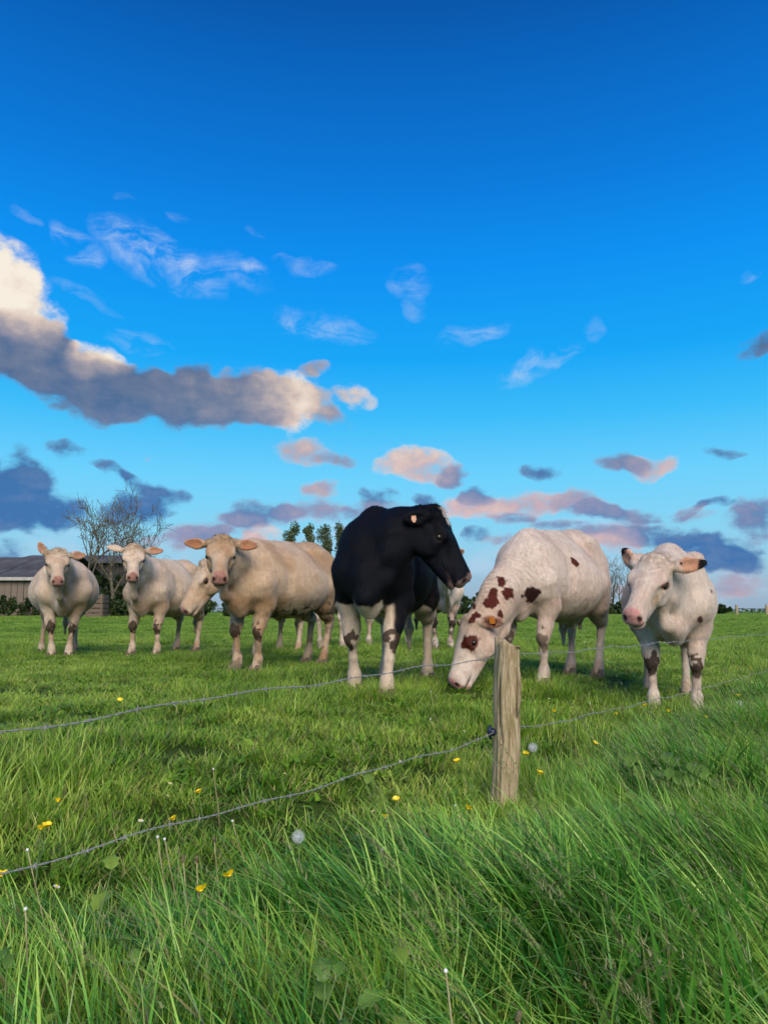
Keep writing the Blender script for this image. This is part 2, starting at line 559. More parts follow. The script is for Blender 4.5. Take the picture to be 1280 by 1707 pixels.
class SDF:
    def __init__(self):
        self.p = []

    def ell(self, c, r, Rm=None, k=0.05, sub=False):
        self.p.append(('e', np.asarray(c, float), np.asarray(r, float), np.eye(3) if Rm is None else np.asarray(Rm, float), k, sub))

    def cone(self, a, ra, b, rb, k=0.05, sub=False):
        self.p.append(('c', np.asarray(a, float), float(ra), np.asarray(b, float), float(rb), k, sub))

    def chain(self, pts, k=0.04):
        for (a, ra), (b, rb) in zip(pts[:-1], pts[1:]):
            self.cone(a, ra, b, rb, k)

    def mesh(self, h):
        los, his = [], []
        for q in self.p:
            if q[0] == 'e':
                ext = np.sqrt(((q[3] * q[2][None, :]) ** 2).sum(1))
                los.append(q[1] - ext); his.append(q[1] + ext)
            else:
                los.append(np.minimum(q[1] - q[2], q[3] - q[4])); his.append(np.maximum(q[1] + q[2], q[3] + q[4]))
        good = [i for i, q in enumerate(self.p) if not q[-1]]
        lo = np.min([los[i] for i in good], 0) - 4 * h
        hi_ = np.max([his[i] for i in good], 0) + 4 * h
        n = np.ceil((hi_ - lo) / h).astype(int) + 1
        F = np.full(n, 0.5, np.float32)
        for q, l, u in zip(self.p, los, his):
            k = q[-2]
            i0 = np.maximum(((l - k * 1.2 - 2 * h - lo) / h).astype(int), 0)
            i1 = np.minimum(((u + k * 1.2 + 2 * h - lo) / h).astype(int) + 2, n)
            if (i1 <= i0).any():
                continue
            X, Y, Z = np.meshgrid(*[(np.arange(i0[a], i1[a]) * h + lo[a]).astype(np.float32) for a in range(3)], indexing='ij', sparse=True)
            if q[0] == 'e':
                c, r, Rm = q[1], q[2], q[3]
                dx, dy, dz = X - c[0], Y - c[1], Z - c[2]
                k0 = 0; k1 = 0
                for a in range(3):
                    t = (dx * Rm[0, a] + dy * Rm[1, a] + dz * Rm[2, a]) / r[a]
                    k0 = k0 + t * t
                    k1 = k1 + (t / r[a]) ** 2
                k0 = np.sqrt(k0); k1 = np.sqrt(k1) + 1e-6
                d = k0 * (k0 - 1) / k1
            else:
                a_, ra, b_, rb = q[1], q[2], q[3], q[4]
                ba = b_ - a_
                L = ba @ ba + 1e-12
                dx, dy, dz = X - a_[0], Y - a_[1], Z - a_[2]
                t = np.clip((dx * ba[0] + dy * ba[1] + dz * ba[2]) / L, 0, 1)
                d = np.sqrt((dx - t * ba[0]) ** 2 + (dy - t * ba[1]) ** 2 + (dz - t * ba[2]) ** 2) - (ra + (rb - ra) * t)
            sl = tuple(slice(i0[a], i1[a]) for a in range(3))
            A = F[sl]
            if q[-1]:
                d = -d
                hh = np.maximum(k - np.abs(A - d), 0) / k
                F[sl] = np.maximum(A, d) + hh * hh * k * 0.25
            else:
                hh = np.maximum(k - np.abs(A - d), 0) / k
                F[sl] = np.minimum(A, d) - hh * hh * k * 0.25
        return surface_nets(F, lo, h)


# coat material: colours come from the animal's own markings (stored per vertex)
def coat_material():
    m, T, b = material('cow_coat', 0.75, 0.10)
    at = T.n('ShaderNodeAttribute', attribute_name='coat')
    tcn = T.n('ShaderNodeTexCoord')
    mp = T.n('ShaderNodeMapping', ins={'Vector': tcn.outputs['Object'], 'Scale': (1.0, 1.0, 0.35)})
    hair = T.noise(mp.outputs[0], 190.0, 4.0, 0.7, 0.4)
    mid = T.noise(mp.outputs[0], 20.0, 6.0, 0.68, 1.2)
    f = T.math('ADD', T.mrange(hair, 0.25, 0.75, 0.86, 1.08), T.mrange(mid, 0.3, 0.7, -0.13, 0.09))
    mul = T.n('ShaderNodeVectorMath', operation='SCALE', ins={0: at.outputs['Color'], 'Scale': f})
    T.t.links.new(mul.outputs[0], b.inputs['Base Color'])
    hgt = T.math('ADD', hair, T.math('MULTIPLY', mid, 1.6))
    bp = T.n('ShaderNodeBump', ins={'Strength': 0.55, 'Distance': 0.010, 'Height': hgt})
    T.t.links.new(bp.outputs[0], b.inputs['Normal'])
    lum = T.n('ShaderNodeRGBToBW', ins={0: at.outputs['Color']})
    T.t.links.new(T.mrange(lum.outputs[0], 0.08, 0.35, 0.0, 0.30), b.inputs['Sheen Weight'])
    T.t.links.new(T.mrange(lum.outputs[0], 0.02, 0.2, 0.60, 0.78), b.inputs['Roughness'])
    T.t.links.new(T.mrange(lum.outputs[0], 0.02, 0.2, 0.13, 0.12), b.inputs['Specular IOR Level'])
    b.inputs['Sheen Roughness'].default_value = 0.4
    return m


M_COAT = coat_material()
M_EYE, _T, _b = material('cow_eye', 0.08, 0.6)
_b.inputs['Base Color'].default_value = (0.012, 0.008, 0.006, 1)
M_HOOF = simple_mat('hoof_horn', (0.16, 0.12, 0.085), 0.6, 0.4, 40)
M_TAG_ORANGE = simple_mat('orange_tag', (0.75, 0.25, 0.04), 0.45, 0.1, 30)
M_TAG_PINK = simple_mat('pale_tag', (0.75, 0.42, 0.28), 0.45, 0.1, 30)
M_TAG_WHITE = simple_mat('white_tag', (0.75, 0.75, 0.76), 0.45, 0.1, 30)


def sphere_mesh(name, r, seg=14, rings=8):
    bm = bmesh.new()
    bmesh.ops.create_uvsphere(bm, u_segments=seg, v_segments=rings, radius=r)
    me = bpy.data.meshes.new(name)
    bm.to_mesh(me); bm.free()
    me.polygons.foreach_set('use_smooth', [True] * len(me.polygons))
    return me


EYE_ME = sphere_mesh('eye', 0.024)
EYE_ME.materials.append(M_EYE)


def hoof_mesh():
    b = MB()
    for s in (-1, 1):
        n = 10
        base = len(b.v)
        for lv, (z, sx, sy, ox) in enumerate([(0.0, 0.062, 0.030, 0.012), (0.035, 0.054, 0.029, 0.004), (0.068, 0.042, 0.026, -0.006)]):
            for k in range(n):
                th = 2 * math.pi * k / n
                x = math.cos(th) * sx * (1.1 if math.cos(th) > 0 else 0.8) + ox
                b.v.append(np.array([x, s * 0.030 + math.sin(th) * sy * (1 - 0.35 * max(0, math.cos(th))), z]))
        for lv in range(2):
            for k in range(n):
                k2 = (k + 1) % n
                b.f.append((base + lv * n + k, base + lv * n + k2, base + (lv + 1) * n + k2, base + (lv + 1) * n + k))
        b.f.append(tuple(base + k for k in reversed(range(n))))
        b.f.append(tuple(base + 2 * n + k for k in range(n)))
    o = b.build('hoof_source', M_HOOF)
    me = o.data
    bpy.data.objects.remove(o)
    return me


HOOF_ME = hoof_mesh()


def tag_mesh(mat):
    b = MB()
    n = 10
    pts = [(-.026, -.05), (-.03, -.005), (-.018, .018), (-.008, .03), (.008, .03), (.018, .018), (.03, -.005), (.026, -.05)]
    for t in (-.0025, .0025):
        for (x, y) in pts:
            b.v.append(np.array([x, y, t]))
    k = len(pts)
    b.f.append(tuple(range(k))[::-1]); b.f.append(tuple(range(k, 2 * k)))
    for i in range(k):
        j = (i + 1) % k
        b.f.append((i, j, k + j, k + i))
    o = b.build('ear_tag_source', mat)
    me = o.data
    bpy.data.objects.remove(o)
    return me


def make_cow(label, front, heading, S=1.0, hs=1.0, poll=None, muzzle=None, up_hint=(0, 0, 1), h=0.012, fat=1.0, depth=1.0,
             coat=None, legs=None, ears=None, udder=False, tail=None, tagspec=None, paint=None, long=1.0, droop=0.0, dewlap=1.0, neck_mid=None, lean=0.82, wy=1.16, dz=1.12, rump=0.0):
    """front: ground point between the fore hooves; heading: degrees; poll/muzzle: world points"""
    th = R(heading)
    fwd = np.array([math.cos(th), math.sin(th), 0.0])
    lef = np.array([-math.sin(th), math.cos(th), 0.0])
    org = np.array([front[0], front[1], 0.0]) - fwd * 0.46 * S
    org[2] = gz(org[0], org[1]) * 0.5 + 0.5 * gz(front[0], front[1])
    B = np.stack([fwd, lef, np.array([0, 0, 1.0])], 1)

    def loc(pw_):
        return B.T @ (np.asarray(pw_, float) - org)
    root = empty('cow', org, th)
    tag(root, label, 'cow', 'cows standing in the pasture')
    pl = loc(poll); mz = loc(muzzle)
    f = unit(mz - pl)
    uh = B.T @ np.asarray(up_hint, float)
    u = unit(uh - f * (uh @ f))
    l = np.cross(u, f)
    H = np.stack([f, l, u], 1)

    def hp(x, y, z):
        return pl + H @ (np.array([x, y * wy, z * dz]) * hs)
    sd = SDF()
    s = S
    fy = fat

    def bp(x, y, z):
        return np.array([x * s * (long if x < 0.2 else 1.0), y * s, z * s])
    # trunk
    ry = 0.335 * fy
    sd.ell(bp(-0.02, 0, 0.92), (0.66 * s * long, ry * s, 0.365 * s * depth), k=0.1)
    sd.ell(bp(-0.16, 0, 0.845), (0.50 * s * long, (ry + 0.035) * s, 0.32 * s * depth), k=0.12)
    sd.ell(bp(0.40, 0, 0.92), (0.27 * s, 0.235 * fy * s, 0.35 * s), k=0.12)
    sd.cone(bp(0.40, 0, 1.19), 0.095 * s, bp(-0.62, 0, 1.245 + rump), 0.10 * s, k=0.12)
    sd.cone(bp(0.45, 0, 1.265), 0.040 * s, bp(-0.70, 0, 1.315 + rump), 0.034 * s, k=0.07)      # spine
    for sg in (-1, 1):
        sd.ell(bp(0.40, sg * 0.185 * fy, 0.965), (0.150 * s, 0.085 * s, 0.225 * s), k=0.08)      # shoulder blade
        sd.ell(bp(0.545, sg * 0.165 * fy, 0.82), (0.105 * s, 0.095 * s, 0.125 * s), k=0.07)    # point of shoulder
        sd.ell(bp(-0.46, sg * 0.225 * lean, 1.205 + rump), (0.095 * s, 0.055 * s, 0.055 * s), k=0.13)  # hip bone
        sd.cone(bp(-0.46, sg * 0.19 * lean, 1.20 + rump), 0.06 * s, bp(-0.80, sg * 0.11, 1.15 + rump), 0.05 * s, k=0.12)
        sd.ell(bp(-0.60, sg * 0.175 * fy, 0.93), (0.215 * s, 0.125 * s, 0.28 * s), k=0.10)    # thigh
        sd.cone(bp(-0.44, sg * 0.23 * fy, 0.84), 0.05 * s, bp(-0.22, sg * 0.20 * fy, 0.66), 0.05 * s, k=0.10)  # flank fold
        sd.ell(bp(-0.30, sg * 0.36 * fy, 1.13 + rump), (0.10 * s, 0.085 * s, 0.085 * s), k=0.10, sub=True)     # hollow before the hip
        sd.ell(bp(0.24, sg * 0.345 * fy, 1.02), (0.035 * s, 0.042 * s, 0.20 * s), k=0.08, sub=True)             # behind the shoulder
    sd.ell(bp(-0.58, 0, 1.06 + rump * 0.6), (0.265 * s, 0.225 * s, 0.235 * s), k=0.12)
    sd.ell(bp(0.60, 0, 0.75), (0.15 * s, 0.12 * s, 0.18 * s), k=0.11)                       # brisket
    if udder:
        sd.ell(bp(-0.42, 0, 0.60), (0.18 * s, 0.14 * s, 0.12 * s), k=0.08)
        for ax, ay in ((-.36, .07), (-.36, -.07), (-.48, .07), (-.48, -.07)):
            sd.cone(bp(ax, ay, 0.52), 0.018 * s, bp(ax, ay, 0.45), 0.012 * s, k=0.02)
    # legs
    legs = legs or {}
    hooves, knees, hocks = [], [], []
    for key, sg in (('fl', 1), ('fr', -1)):
        dx, dy = legs.get(key, (0, 0))
        kn = bp(0.475 + dx * 0.5, sg * 0.165 + dy * 0.6, 0.40)
        ft = bp(0.46 + dx * 0.95, sg * 0.16 + dy, 0.125)
        hf = bp(0.475 + dx, sg * 0.16 + dy, 0.035)
        sd.chain([(bp(0.50, sg * 0.185 * fy, 0.86), 0.135 * s), (bp(0.42 + dx * .1, sg * 0.185 + dy * .2, 0.66), 0.096 * s), (bp(0.455 + dx * .4, sg * 0.17 + dy * .5, 0.47), 0.058 * s),
                  (kn, 0.052 * s)], 0.05)
        sd.ell(kn + np.array([0.012, 0, -0.01]) * s, (0.054 * s, 0.055 * s, 0.070 * s), k=0.02)
        sd.chain([(kn, 0.042 * s), (kn * 0.45 + ft * 0.55, 0.031 * s), (ft, 0.036 * s)], 0.02)
        sd.chain([(ft, 0.046 * s), (hf, 0.053 * s)], 0.02)
        hooves.append(hf); knees.append(kn)
    for key, sg in (('hl', 1), ('hr', -1)):
        dx, dy = legs.get(key, (0, 0))
        hk = bp(-0.80 + dx * 0.8, sg * 0.17 + dy * 0.7, 0.50)
        ft = bp(-0.735 + dx, sg * 0.165 + dy, 0.13)
        hf = bp(-0.70 + dx, sg * 0.165 + dy, 0.035)
        sd.chain([(bp(-0.50, sg * 0.20 * fy, 0.85), 0.16 * s), (bp(-0.58 + dx * .3, sg * 0.195 + dy * .2, 0.68), 0.125 * s), (bp(-0.70 + dx * .6, sg * 0.18 + dy * .5, 0.57), 0.075 * s), (hk, 0.056 * s)], 0.06)
        sd.ell(hk + np.array([-0.015, 0, 0.005]) * s, (0.056 * s, 0.042 * s, 0.068 * s), k=0.02)
        sd.chain([(hk, 0.044 * s), (hk * 0.4 + ft * 0.6, 0.033 * s), (ft, 0.038 * s)], 0.02)
        sd.chain([(ft, 0.046 * s), (hf, 0.053 * s)], 0.02)
        hooves.append(hf); hocks.append(hk)
    # tail
    tl = tail or [(-0.90, 0.0, 1.14), (-0.97, 0.0, 0.95), (-0.95, 0.02, 0.65), (-0.93, 0.03, 0.42)]
    tp = [(bp(-0.66, 0, 1.25 + rump), 0.045 * s), (bp(-0.83, 0, 1.205 + rump), 0.036 * s)] + [(bp(*q), (0.03, 0.024, 0.022, 0.03)[min(i, 3)] * s) for i, q in enumerate(tl)]
    tp.append((tp[-1][0] + np.array([0, 0.0, -0.16]) * s, 0.014 * s))
    sd.chain(tp, 0.05)
    # neck: crest, core and throat strands
    ne = hp(0.01, 0, -0.115)
    core0 = bp(0.44, 0, 1.02)
    mid = 0.5 * (core0 + ne) + np.array([0.07, 0, 0.0]) * s if neck_mid is None else loc(neck_mid)
    sd.chain([(core0, 0.215 * s), (mid, 0.138 * s), (ne, 0.10 * hs)], 0.09)
    cr0, cr1 = bp(0.36, 0, 1.235), hp(-0.025, 0, -0.085)
    crm = 0.5 * (cr0 + cr1) + (mid - 0.5 * (core0 + ne)) * 0.8 + np.array([0, 0, -0.03])
    sd.chain([(cr0, 0.07 * s), (crm, 0.075 * s), (cr1, 0.07 * hs)], 0.09)
    th0, th1 = bp(0.62, 0, 0.84), hp(0.075, 0, -0.175)
    thm = 0.5 * (th0 + th1) + (mid - 0.5 * (core0 + ne)) * 0.6
    sd.chain([(th0, 0.105 * s), (thm, 0.08 * s), (th1, 0.06 * hs)], 0.08)
    if dewlap:
        d0, d2 = bp(0.70, 0, 0.66), hp(0.10, 0, -0.245)
        d1 = 0.55 * d0 + 0.45 * d2 + np.array([0.03, 0, -0.06 * dewlap])
        sd.chain([(bp(0.60, 0, 0.58), 0.055 * s), (d0, 0.05 * s), (d1, 0.032 * s), (d2, 0.03 * s)], 0.07)
    # head
    def he(c, r, k=0.035, sub=False, Rl=None):
        sd.ell(hp(*c), np.array(r) * hs * np.array([1, wy, dz]), H if Rl is None else H @ Rl, k * hs, sub)

    def hc(a, ra, b, rb, k=0.04):
        for y in (-1, 1):
            o1, o2 = ra * (wy - 1) / wy, rb * (wy - 1) / wy
            sd.cone(hp(a[0], y * o1, a[2]), ra * hs, hp(b[0], y * o2, b[2]), rb * hs, k * hs)
    he((0.085, 0, -0.085), (0.120, 0.104, 0.095), 0.05)                      # cranium
    he((0.125, 0, -0.048), (0.155, 0.100, 0.040), 0.03)                      # flat forehead
    hc((0.20, 0, -0.070), 0.062, (0.43, 0, -0.072), 0.044, 0.04)             # nasal bridge
    hc((0.20, 0, -0.125), 0.064, (0.41, 0, -0.112), 0.050, 0.04)
    hc((0.10, 0, -0.195), 0.052, (0.41, 0, -0.155), 0.036, 0.035)            # lower jaw
    for sg in (-1, 1):
        he((0.125, sg * 0.062, -0.150), (0.125, 0.036, 0.090), 0.03)         # cheek
        he((0.150, sg * 0.089, -0.050), (0.060, 0.022, 0.026), 0.03)        # brow
        he((0.190, sg * 0.078, -0.108), (0.065, 0.020, 0.020), 0.035)        # cheekbone below the eye
        he((0.300, sg * 0.085, -0.100), (0.075, 0.022, 0.030), 0.03, True)   # hollow beside the nose
    he((0.460, 0, -0.088), (0.050, 0.064, 0.050), 0.03)                      # muzzle
    he((0.476, 0, -0.112), (0.040, 0.062, 0.030), 0.02)                      # upper lip
    he((0.452, 0, -0.160), (0.048, 0.046, 0.022), 0.008)                     # chin
    he((-0.005, 0, -0.03), (0.050, 0.072, 0.045), 0.03)                      # poll
    for sg in (-1, 1):
        he((0.516, sg * 0.042, -0.080), (0.024, 0.014, 0.020), 0.010, True)  # nostril
        he((0.500, sg * 0.066, -0.086), (0.020, 0.010, 0.012), 0.010, True)
        he((0.172, sg * 0.120, -0.081), (0.034, 0.020, 0.019), 0.012, True)  # eye socket
    # ears
    ears = ears or {}
    ear_frames = []
    for key, sg in (('l', 1), ('r', -1)):
        a, nrm, L = ears.get(key, ((-0.18, 1.0, 0.05), (0.75, 0.05, 0.55), 1.0))
        a = unit((a[0], a[1] * sg, a[2])); nn = np.array([nrm[0], nrm[1] * sg, nrm[2]])
        nn = unit(nn - a * (a @ nn)); w = np.cross(nn, a)
        E = np.stack([a, w, nn], 1)
        base_ = np.array([0.02, sg * 0.098, -0.055])
        c = base_ + a * 0.115 * L
        sd.cone(hp(*(base_ - a * 0.03)), 0.028 * hs, hp(*(base_ + a * 0.04)), 0.028 * hs, 0.03 * hs)
        sd.ell(hp(*(base_ + a * 0.090 * L)), np.array([0.078 * L, 0.054, 0.020]) * hs, H @ E, 0.02 * hs)
        sd.ell(hp(*(base_ + a * 0.150 * L - w * 0.006)), np.array([0.068 * L, 0.036, 0.015]) * hs, H @ E, 0.03 * hs)
        c2 = c + nn * 0.018 + a * 0.012
        sd.ell(hp(*c2), np.array([0.088 * L, 0.036, 0.015]) * hs, H @ E, 0.008 * hs, True)
        ear_frames.append((hp(*c), H @ E, L))
    v, q = sd.mesh(h)
    # soft body unevenness, curls on the poll
    hv = (v - pl) @ H / hs / np.array([1, wy, dz])
    nrm_amp = 0.010
    me0 = big_mesh('body', v, q)
    nr = np.zeros(len(v) * 3, np.float32)
    me0.vertex_normals.foreach_get('vector', nr)
    nr = nr.reshape(-1, 3)
    disp = (fbm(v, 0.16, 3) - 0.5) * 2 * nrm_amp
    xr = v[:, 0] / s
    ribm = sstep(-0.42, -0.25, xr) * sstep(0.24, 0.12, xr) * sstep(0.16, 0.28, np.abs(v[:, 1]) / s) * sstep(0.60, 0.75, v[:, 2] / s) * sstep(1.25, 1.1, v[:, 2] / s)
    disp = disp + ribm * (coat or {}).get('ribs', 0.2) * 0.005 * np.sin((xr + 0.12 * v[:, 2] / s) * 2 * math.pi / 0.085)
    onhead = (np.abs(hv[:, 0] - 0.2) < 0.42) & (np.abs(hv[:, 1]) < 0.14) & (hv[:, 2] > -0.27) & (hv[:, 2] < 0.06)
    curl = sstep(0.16, 0.02, hv[:, 0]) * sstep(-0.16, -0.05, hv[:, 2]) * (np.abs(hv[:, 1]) < 0.13) * onhead
    disp = np.where(onhead, disp * 0.35, disp)
    cc = (coat or {}).get('curl', 1.0)
    disp = disp + curl * cc * ((fbm(v + 5, 0.035, 2) - 0.45) * 0.05)
    # neck folds
    fo = (coat or {}).get('folds', 0.0)
    if fo:
        t = np.clip(((v - core0) @ (ne - core0)) / ((ne - core0) @ (ne - core0)), 0, 1)
        axis = core0 + t[:, None] * (ne - core0)
        dn = np.linalg.norm(v - axis, axis=1)
        m_ = sstep(0.10, 0.3, t) * sstep(0.85, 0.65, t) * (dn < 0.33 * s) * sstep(-0.02, 0.10, (v - axis)[:, 2] + (v - axis)[:, 0] * 0.6)
        disp += fo * m_ * np.sin(t * 2 * math.pi * 21 + fbm(v, 0.15, 2) * 5) * 0.0042
    v = v + nr * disp[:, None]
    me0.vertices.foreach_set('co', v.astype(np.float32).ravel())
    me0.update()
    # ---- markings
    ct = dict(base=(0.66, 0.55, 0.43), tan=(0.52, 0.36, 0.21), tan_amt=0.3, mud=0.5, curlcol=(0.34, 0.23, 0.125), nose=(0.40, 0.19, 0.165), ear=(0.42, 0.16, 0.075), knee=1.0)
    ct.update(coat or {})
    n = len(v)
    col = np.tile(np.array(ct['base']), (n, 1))

    def mix(mask, c):
        nonlocal col
        mask = np.clip(mask, 0, 1)[:, None]
        col = col * (1 - mask) + np.array(c) * mask
    zs = v[:, 2] / s
    big = fbm(v, 0.30, 3)
    fine = fbm(v + 31, 0.06, 3)
    tiny = vnoise(v + 3, 0.022)
    mix(ct['tan_amt'] * sstep(0.40, 0.66, big), ct['tan'])
    mix(0.22 * sstep(0.5, 0.75, fine), ct['tan'])
    mix(0.35 * ct['tan_amt'] * 2 * sstep(0.95, 0.6, zs) * sstep(0.35, 0.6, big), ct['tan'])
    earz = np.zeros(n)
    for c, E, L in ear_frames:
        ev = (v - c) @ E / hs
        ins = (np.abs(ev[:, 0]) < 0.125 * L) & (np.abs(ev[:, 1]) < 0.075) & (np.abs(ev[:, 2]) < 0.04)
        earz = np.maximum(earz, ins * 1.0)
        inner = ins & ((nr @ E[:, 2]) > 0.2)
        rim = (ev[:, 0] / (0.112 * L)) ** 2 + (ev[:, 1] / 0.066) ** 2
        mix(inner * sstep(0.95, 0.55, rim) * sstep(-0.09, -0.03, ev[:, 0]) * (0.75 + 0.4 * (fine - 0.5)), ct['ear'])
    mix(curl * 0.75 * sstep(0.25, 0.6, tiny * 0.5 + fine * 0.5) * cc, ct['curlcol'])
    facetan = onhead * sstep(0.10, 0.2, hv[:, 0]) * sstep(0.36, 0.26, hv[:, 0]) * sstep(0.45, 0.6, fine)
    mix(facetan * 0.35, ct['tan'])
    if paint:
        col = paint(dict(v=v, zs=zs, hv=hv, nr=nr, col=col, onhead=onhead, earz=earz, big=big, fine=fine, tiny=tiny, s=s, knees=knees, hocks=hocks,
                         world=(v @ B.T) + org, wn=nr @ B.T, ears=ear_frames, hs=hs))
    # mud: knees, flanks, lower legs
    for kn in knees:
        d = np.linalg.norm((v - kn - np.array([0.02, 0, -0.02 * s])) / np.array([0.075, 0.062, 0.090]) / s, axis=1)
        mix(ct['knee'] * 0.95 * (v[:, 0] > kn[0] - 0.01) * sstep(0.0, 0.10, 1.0 - d + (fine - 0.5) * 1.5 + (tiny - 0.5) * 0.5), (0.055, 0.036, 0.025))
    lowleg = sstep(0.62, 0.40, zs) * sstep(0.52, 0.68, fine) * 0.5
    mix(lowleg * ct['mud'], (0.16, 0.12, 0.085))
    pw2 = v / s
    flank = np.exp(-(((pw2[:, 0] + 0.68) / 0.2) ** 2 + ((zs - 0.66) / 0.2) ** 2)) * sstep(0.46, 0.62, tiny * 0.5 + fine * 0.5)
    belly = np.exp(-(((pw2[:, 0] + 0.10) / 0.45) ** 2 + ((zs - 0.56) / 0.09) ** 2)) * sstep(0.46, 0.62, tiny * 0.4 + fine * 0.6)
    mix(np.maximum(flank, belly) * ct['mud'] * 1.4, (0.10, 0.072, 0.05))
    feet = sstep(0.13, 0.05, zs)
    mix(feet * 0.45 * sstep(0.4, 0.6, fine), (0.18, 0.13, 0.09))
    # muzzle, lips, nostrils, eyelids
    hx, hy, hz = hv[:, 0], hv[:, 1], hv[:, 2]
    nose = onhead * sstep(0.478, 0.494, hx + (hz + 0.1) * 0.35) * sstep(-0.128, -0.118, hz) * sstep(0.056, 0.047, np.abs(hy) + (hz + 0.08) * 0.25)
    mix(nose * (0.8 + 0.35 * (fine - 0.4)), ct['nose'])
    mix(nose * 0.5 * sstep(0.55, 0.75, tiny), tuple(c * 0.45 for c in ct['nose']))
    lip = onhead * np.exp(-((hz + 0.137 + 0.12 * np.abs(hy)) / 0.0075) ** 2) * sstep(0.37, 0.42, hx)
    mix(lip * 0.95, (0.05, 0.03, 0.028))
    chin = onhead * sstep(-0.142, -0.150, hz) * sstep(0.44, 0.48, hx)
    mix(chin * 0.45, ct['nose'])
    for sg in (-1, 1):
        dn = np.linalg.norm((hv - np.array([0.512, sg * 0.043, -0.080])) / np.array([0.030, 0.018, 0.024]), axis=1)
        mix(sstep(1.15, 0.75, dn) * 0.96, (0.03, 0.015, 0.014))
        de = np.linalg.norm((hv - np.array([0.172, sg * 0.108, -0.078])) / np.array([0.044, 0.04, 0.028]), axis=1)
        mix(sstep(1.15, 0.7, de) * ct.get('lid', 0.75), ct.get('lidcol', (0.20, 0.10, 0.08)))
    attr = me0.attributes.new('coat', 'FLOAT_COLOR', 'POINT')
    attr.data.foreach_set('color', np.concatenate([np.clip(col, 0.003, 0.95), np.ones((n, 1))], 1).astype(np.float32).ravel())
    shade_smooth(me0)
    me0.materials.append(M_COAT)
    link(bpy.data.objects.new('body', me0), root)
    # short coat hair lying along the body, down the legs and towards the muzzle
    r_ = np.random.default_rng(int(abs(front[0] * 1000)) + 5)
    ok = (nose < 0.2) & (chin < 0.2) & (zs > 0.07)
    for sg in (-1, 1):
        ok &= np.linalg.norm((hv - np.array([0.172, sg * 0.104, -0.079])), axis=1) > 0.034
    cand = np.nonzero(ok)[0]
    nh = int(len(cand) * 1.5)
    k = r_.choice(cand, nh)
    flow = np.tile(np.array([-0.75, 0.0, -0.65]), (nh, 1))
    flow[zs[k] < 0.6] = (-0.1, 0, -1.0)
    flow[onhead[k]] = f
    flow = flow + r_.normal(0, 0.28, (nh, 3)) + (curl[k] * cc * 1.2)[:, None] * r_.normal(0, 1, (nh, 3))
    nk = nr[k]
    fl_ = flow - nk * (flow * nk).sum(1)[:, None]
    fl_ /= np.linalg.norm(fl_, axis=1)[:, None] + 1e-9
    sd_ = np.cross(nk, fl_)
    ln_ = (r_.uniform(0.010, 0.019, nh) * (1 + 0.9 * curl[k] * cc) * np.where(onhead[k], 0.75, 1.0))[:, None]
    wd_ = r_.uniform(0.0011, 0.0019, nh)[:, None]
    p0 = v[k] + r_.normal(0, h * 0.4, (nh, 3)) * 0.8 - nk * 0.002
    lift = r_.uniform(0.15, 0.42, nh)[:, None] + 0.4 * (curl[k] * cc)[:, None]
    tip = p0 + (fl_ + nk * lift) * ln_
    hvv = np.stack([p0 - sd_ * wd_, p0 + sd_ * wd_, tip], 1).reshape(-1, 3)
    hme = big_mesh('hair', hvv, np.arange(3 * nh).reshape(-1, 3))
    hc_ = col[k] * r_.uniform(0.72, 1.22, nh)[:, None]
    ha = hme.attributes.new('coat', 'FLOAT_COLOR', 'POINT')
    ha.data.foreach_set('color', np.repeat(np.concatenate([np.clip(hc_, 0.003, 0.95), np.ones((nh, 1))], 1), 3, axis=0).astype(np.float32).ravel())
    hme.materials.append(M_COAT)
    link(bpy.data.objects.new('hair', hme), root)
    for sg in (-1, 1):
        e = link(bpy.data.objects.new('eye', EYE_ME), root)
        e.location = hp(0.172, sg * 0.093, -0.080)
        e.scale = (hs * 1.0,) * 3
    for hf in hooves:
        e = link(bpy.data.objects.new('hoof', HOOF_ME), root)
        e.location = (hf[0] + 0.012, hf[1], -0.012)
        e.scale = (1.12 * s,) * 3
    if tagspec:
        for side, mat, along, across, tsz in tagspec:
            c, E, L = ear_frames[0 if side == 'l' else 1]
            me = tag_mesh(mat)
            e = link(bpy.data.objects.new('ear_tag', me), root)
            # hangs on the open side of the ear
            M = Matrix.Identity(4)
            Rm = np.stack([E[:, 0], E[:, 1], E[:, 2]], 1)
            for i in range(3):
                for j in range(3):
                    M[i][j] = Rm[i, j]
            pos = c + E @ (np.array([along, across, 0.022]) * hs)
            M.translation = Vector([float(t_) for t_ in pos])
            e.matrix_basis = M @ Matrix.Scale(tsz, 4)
    return root


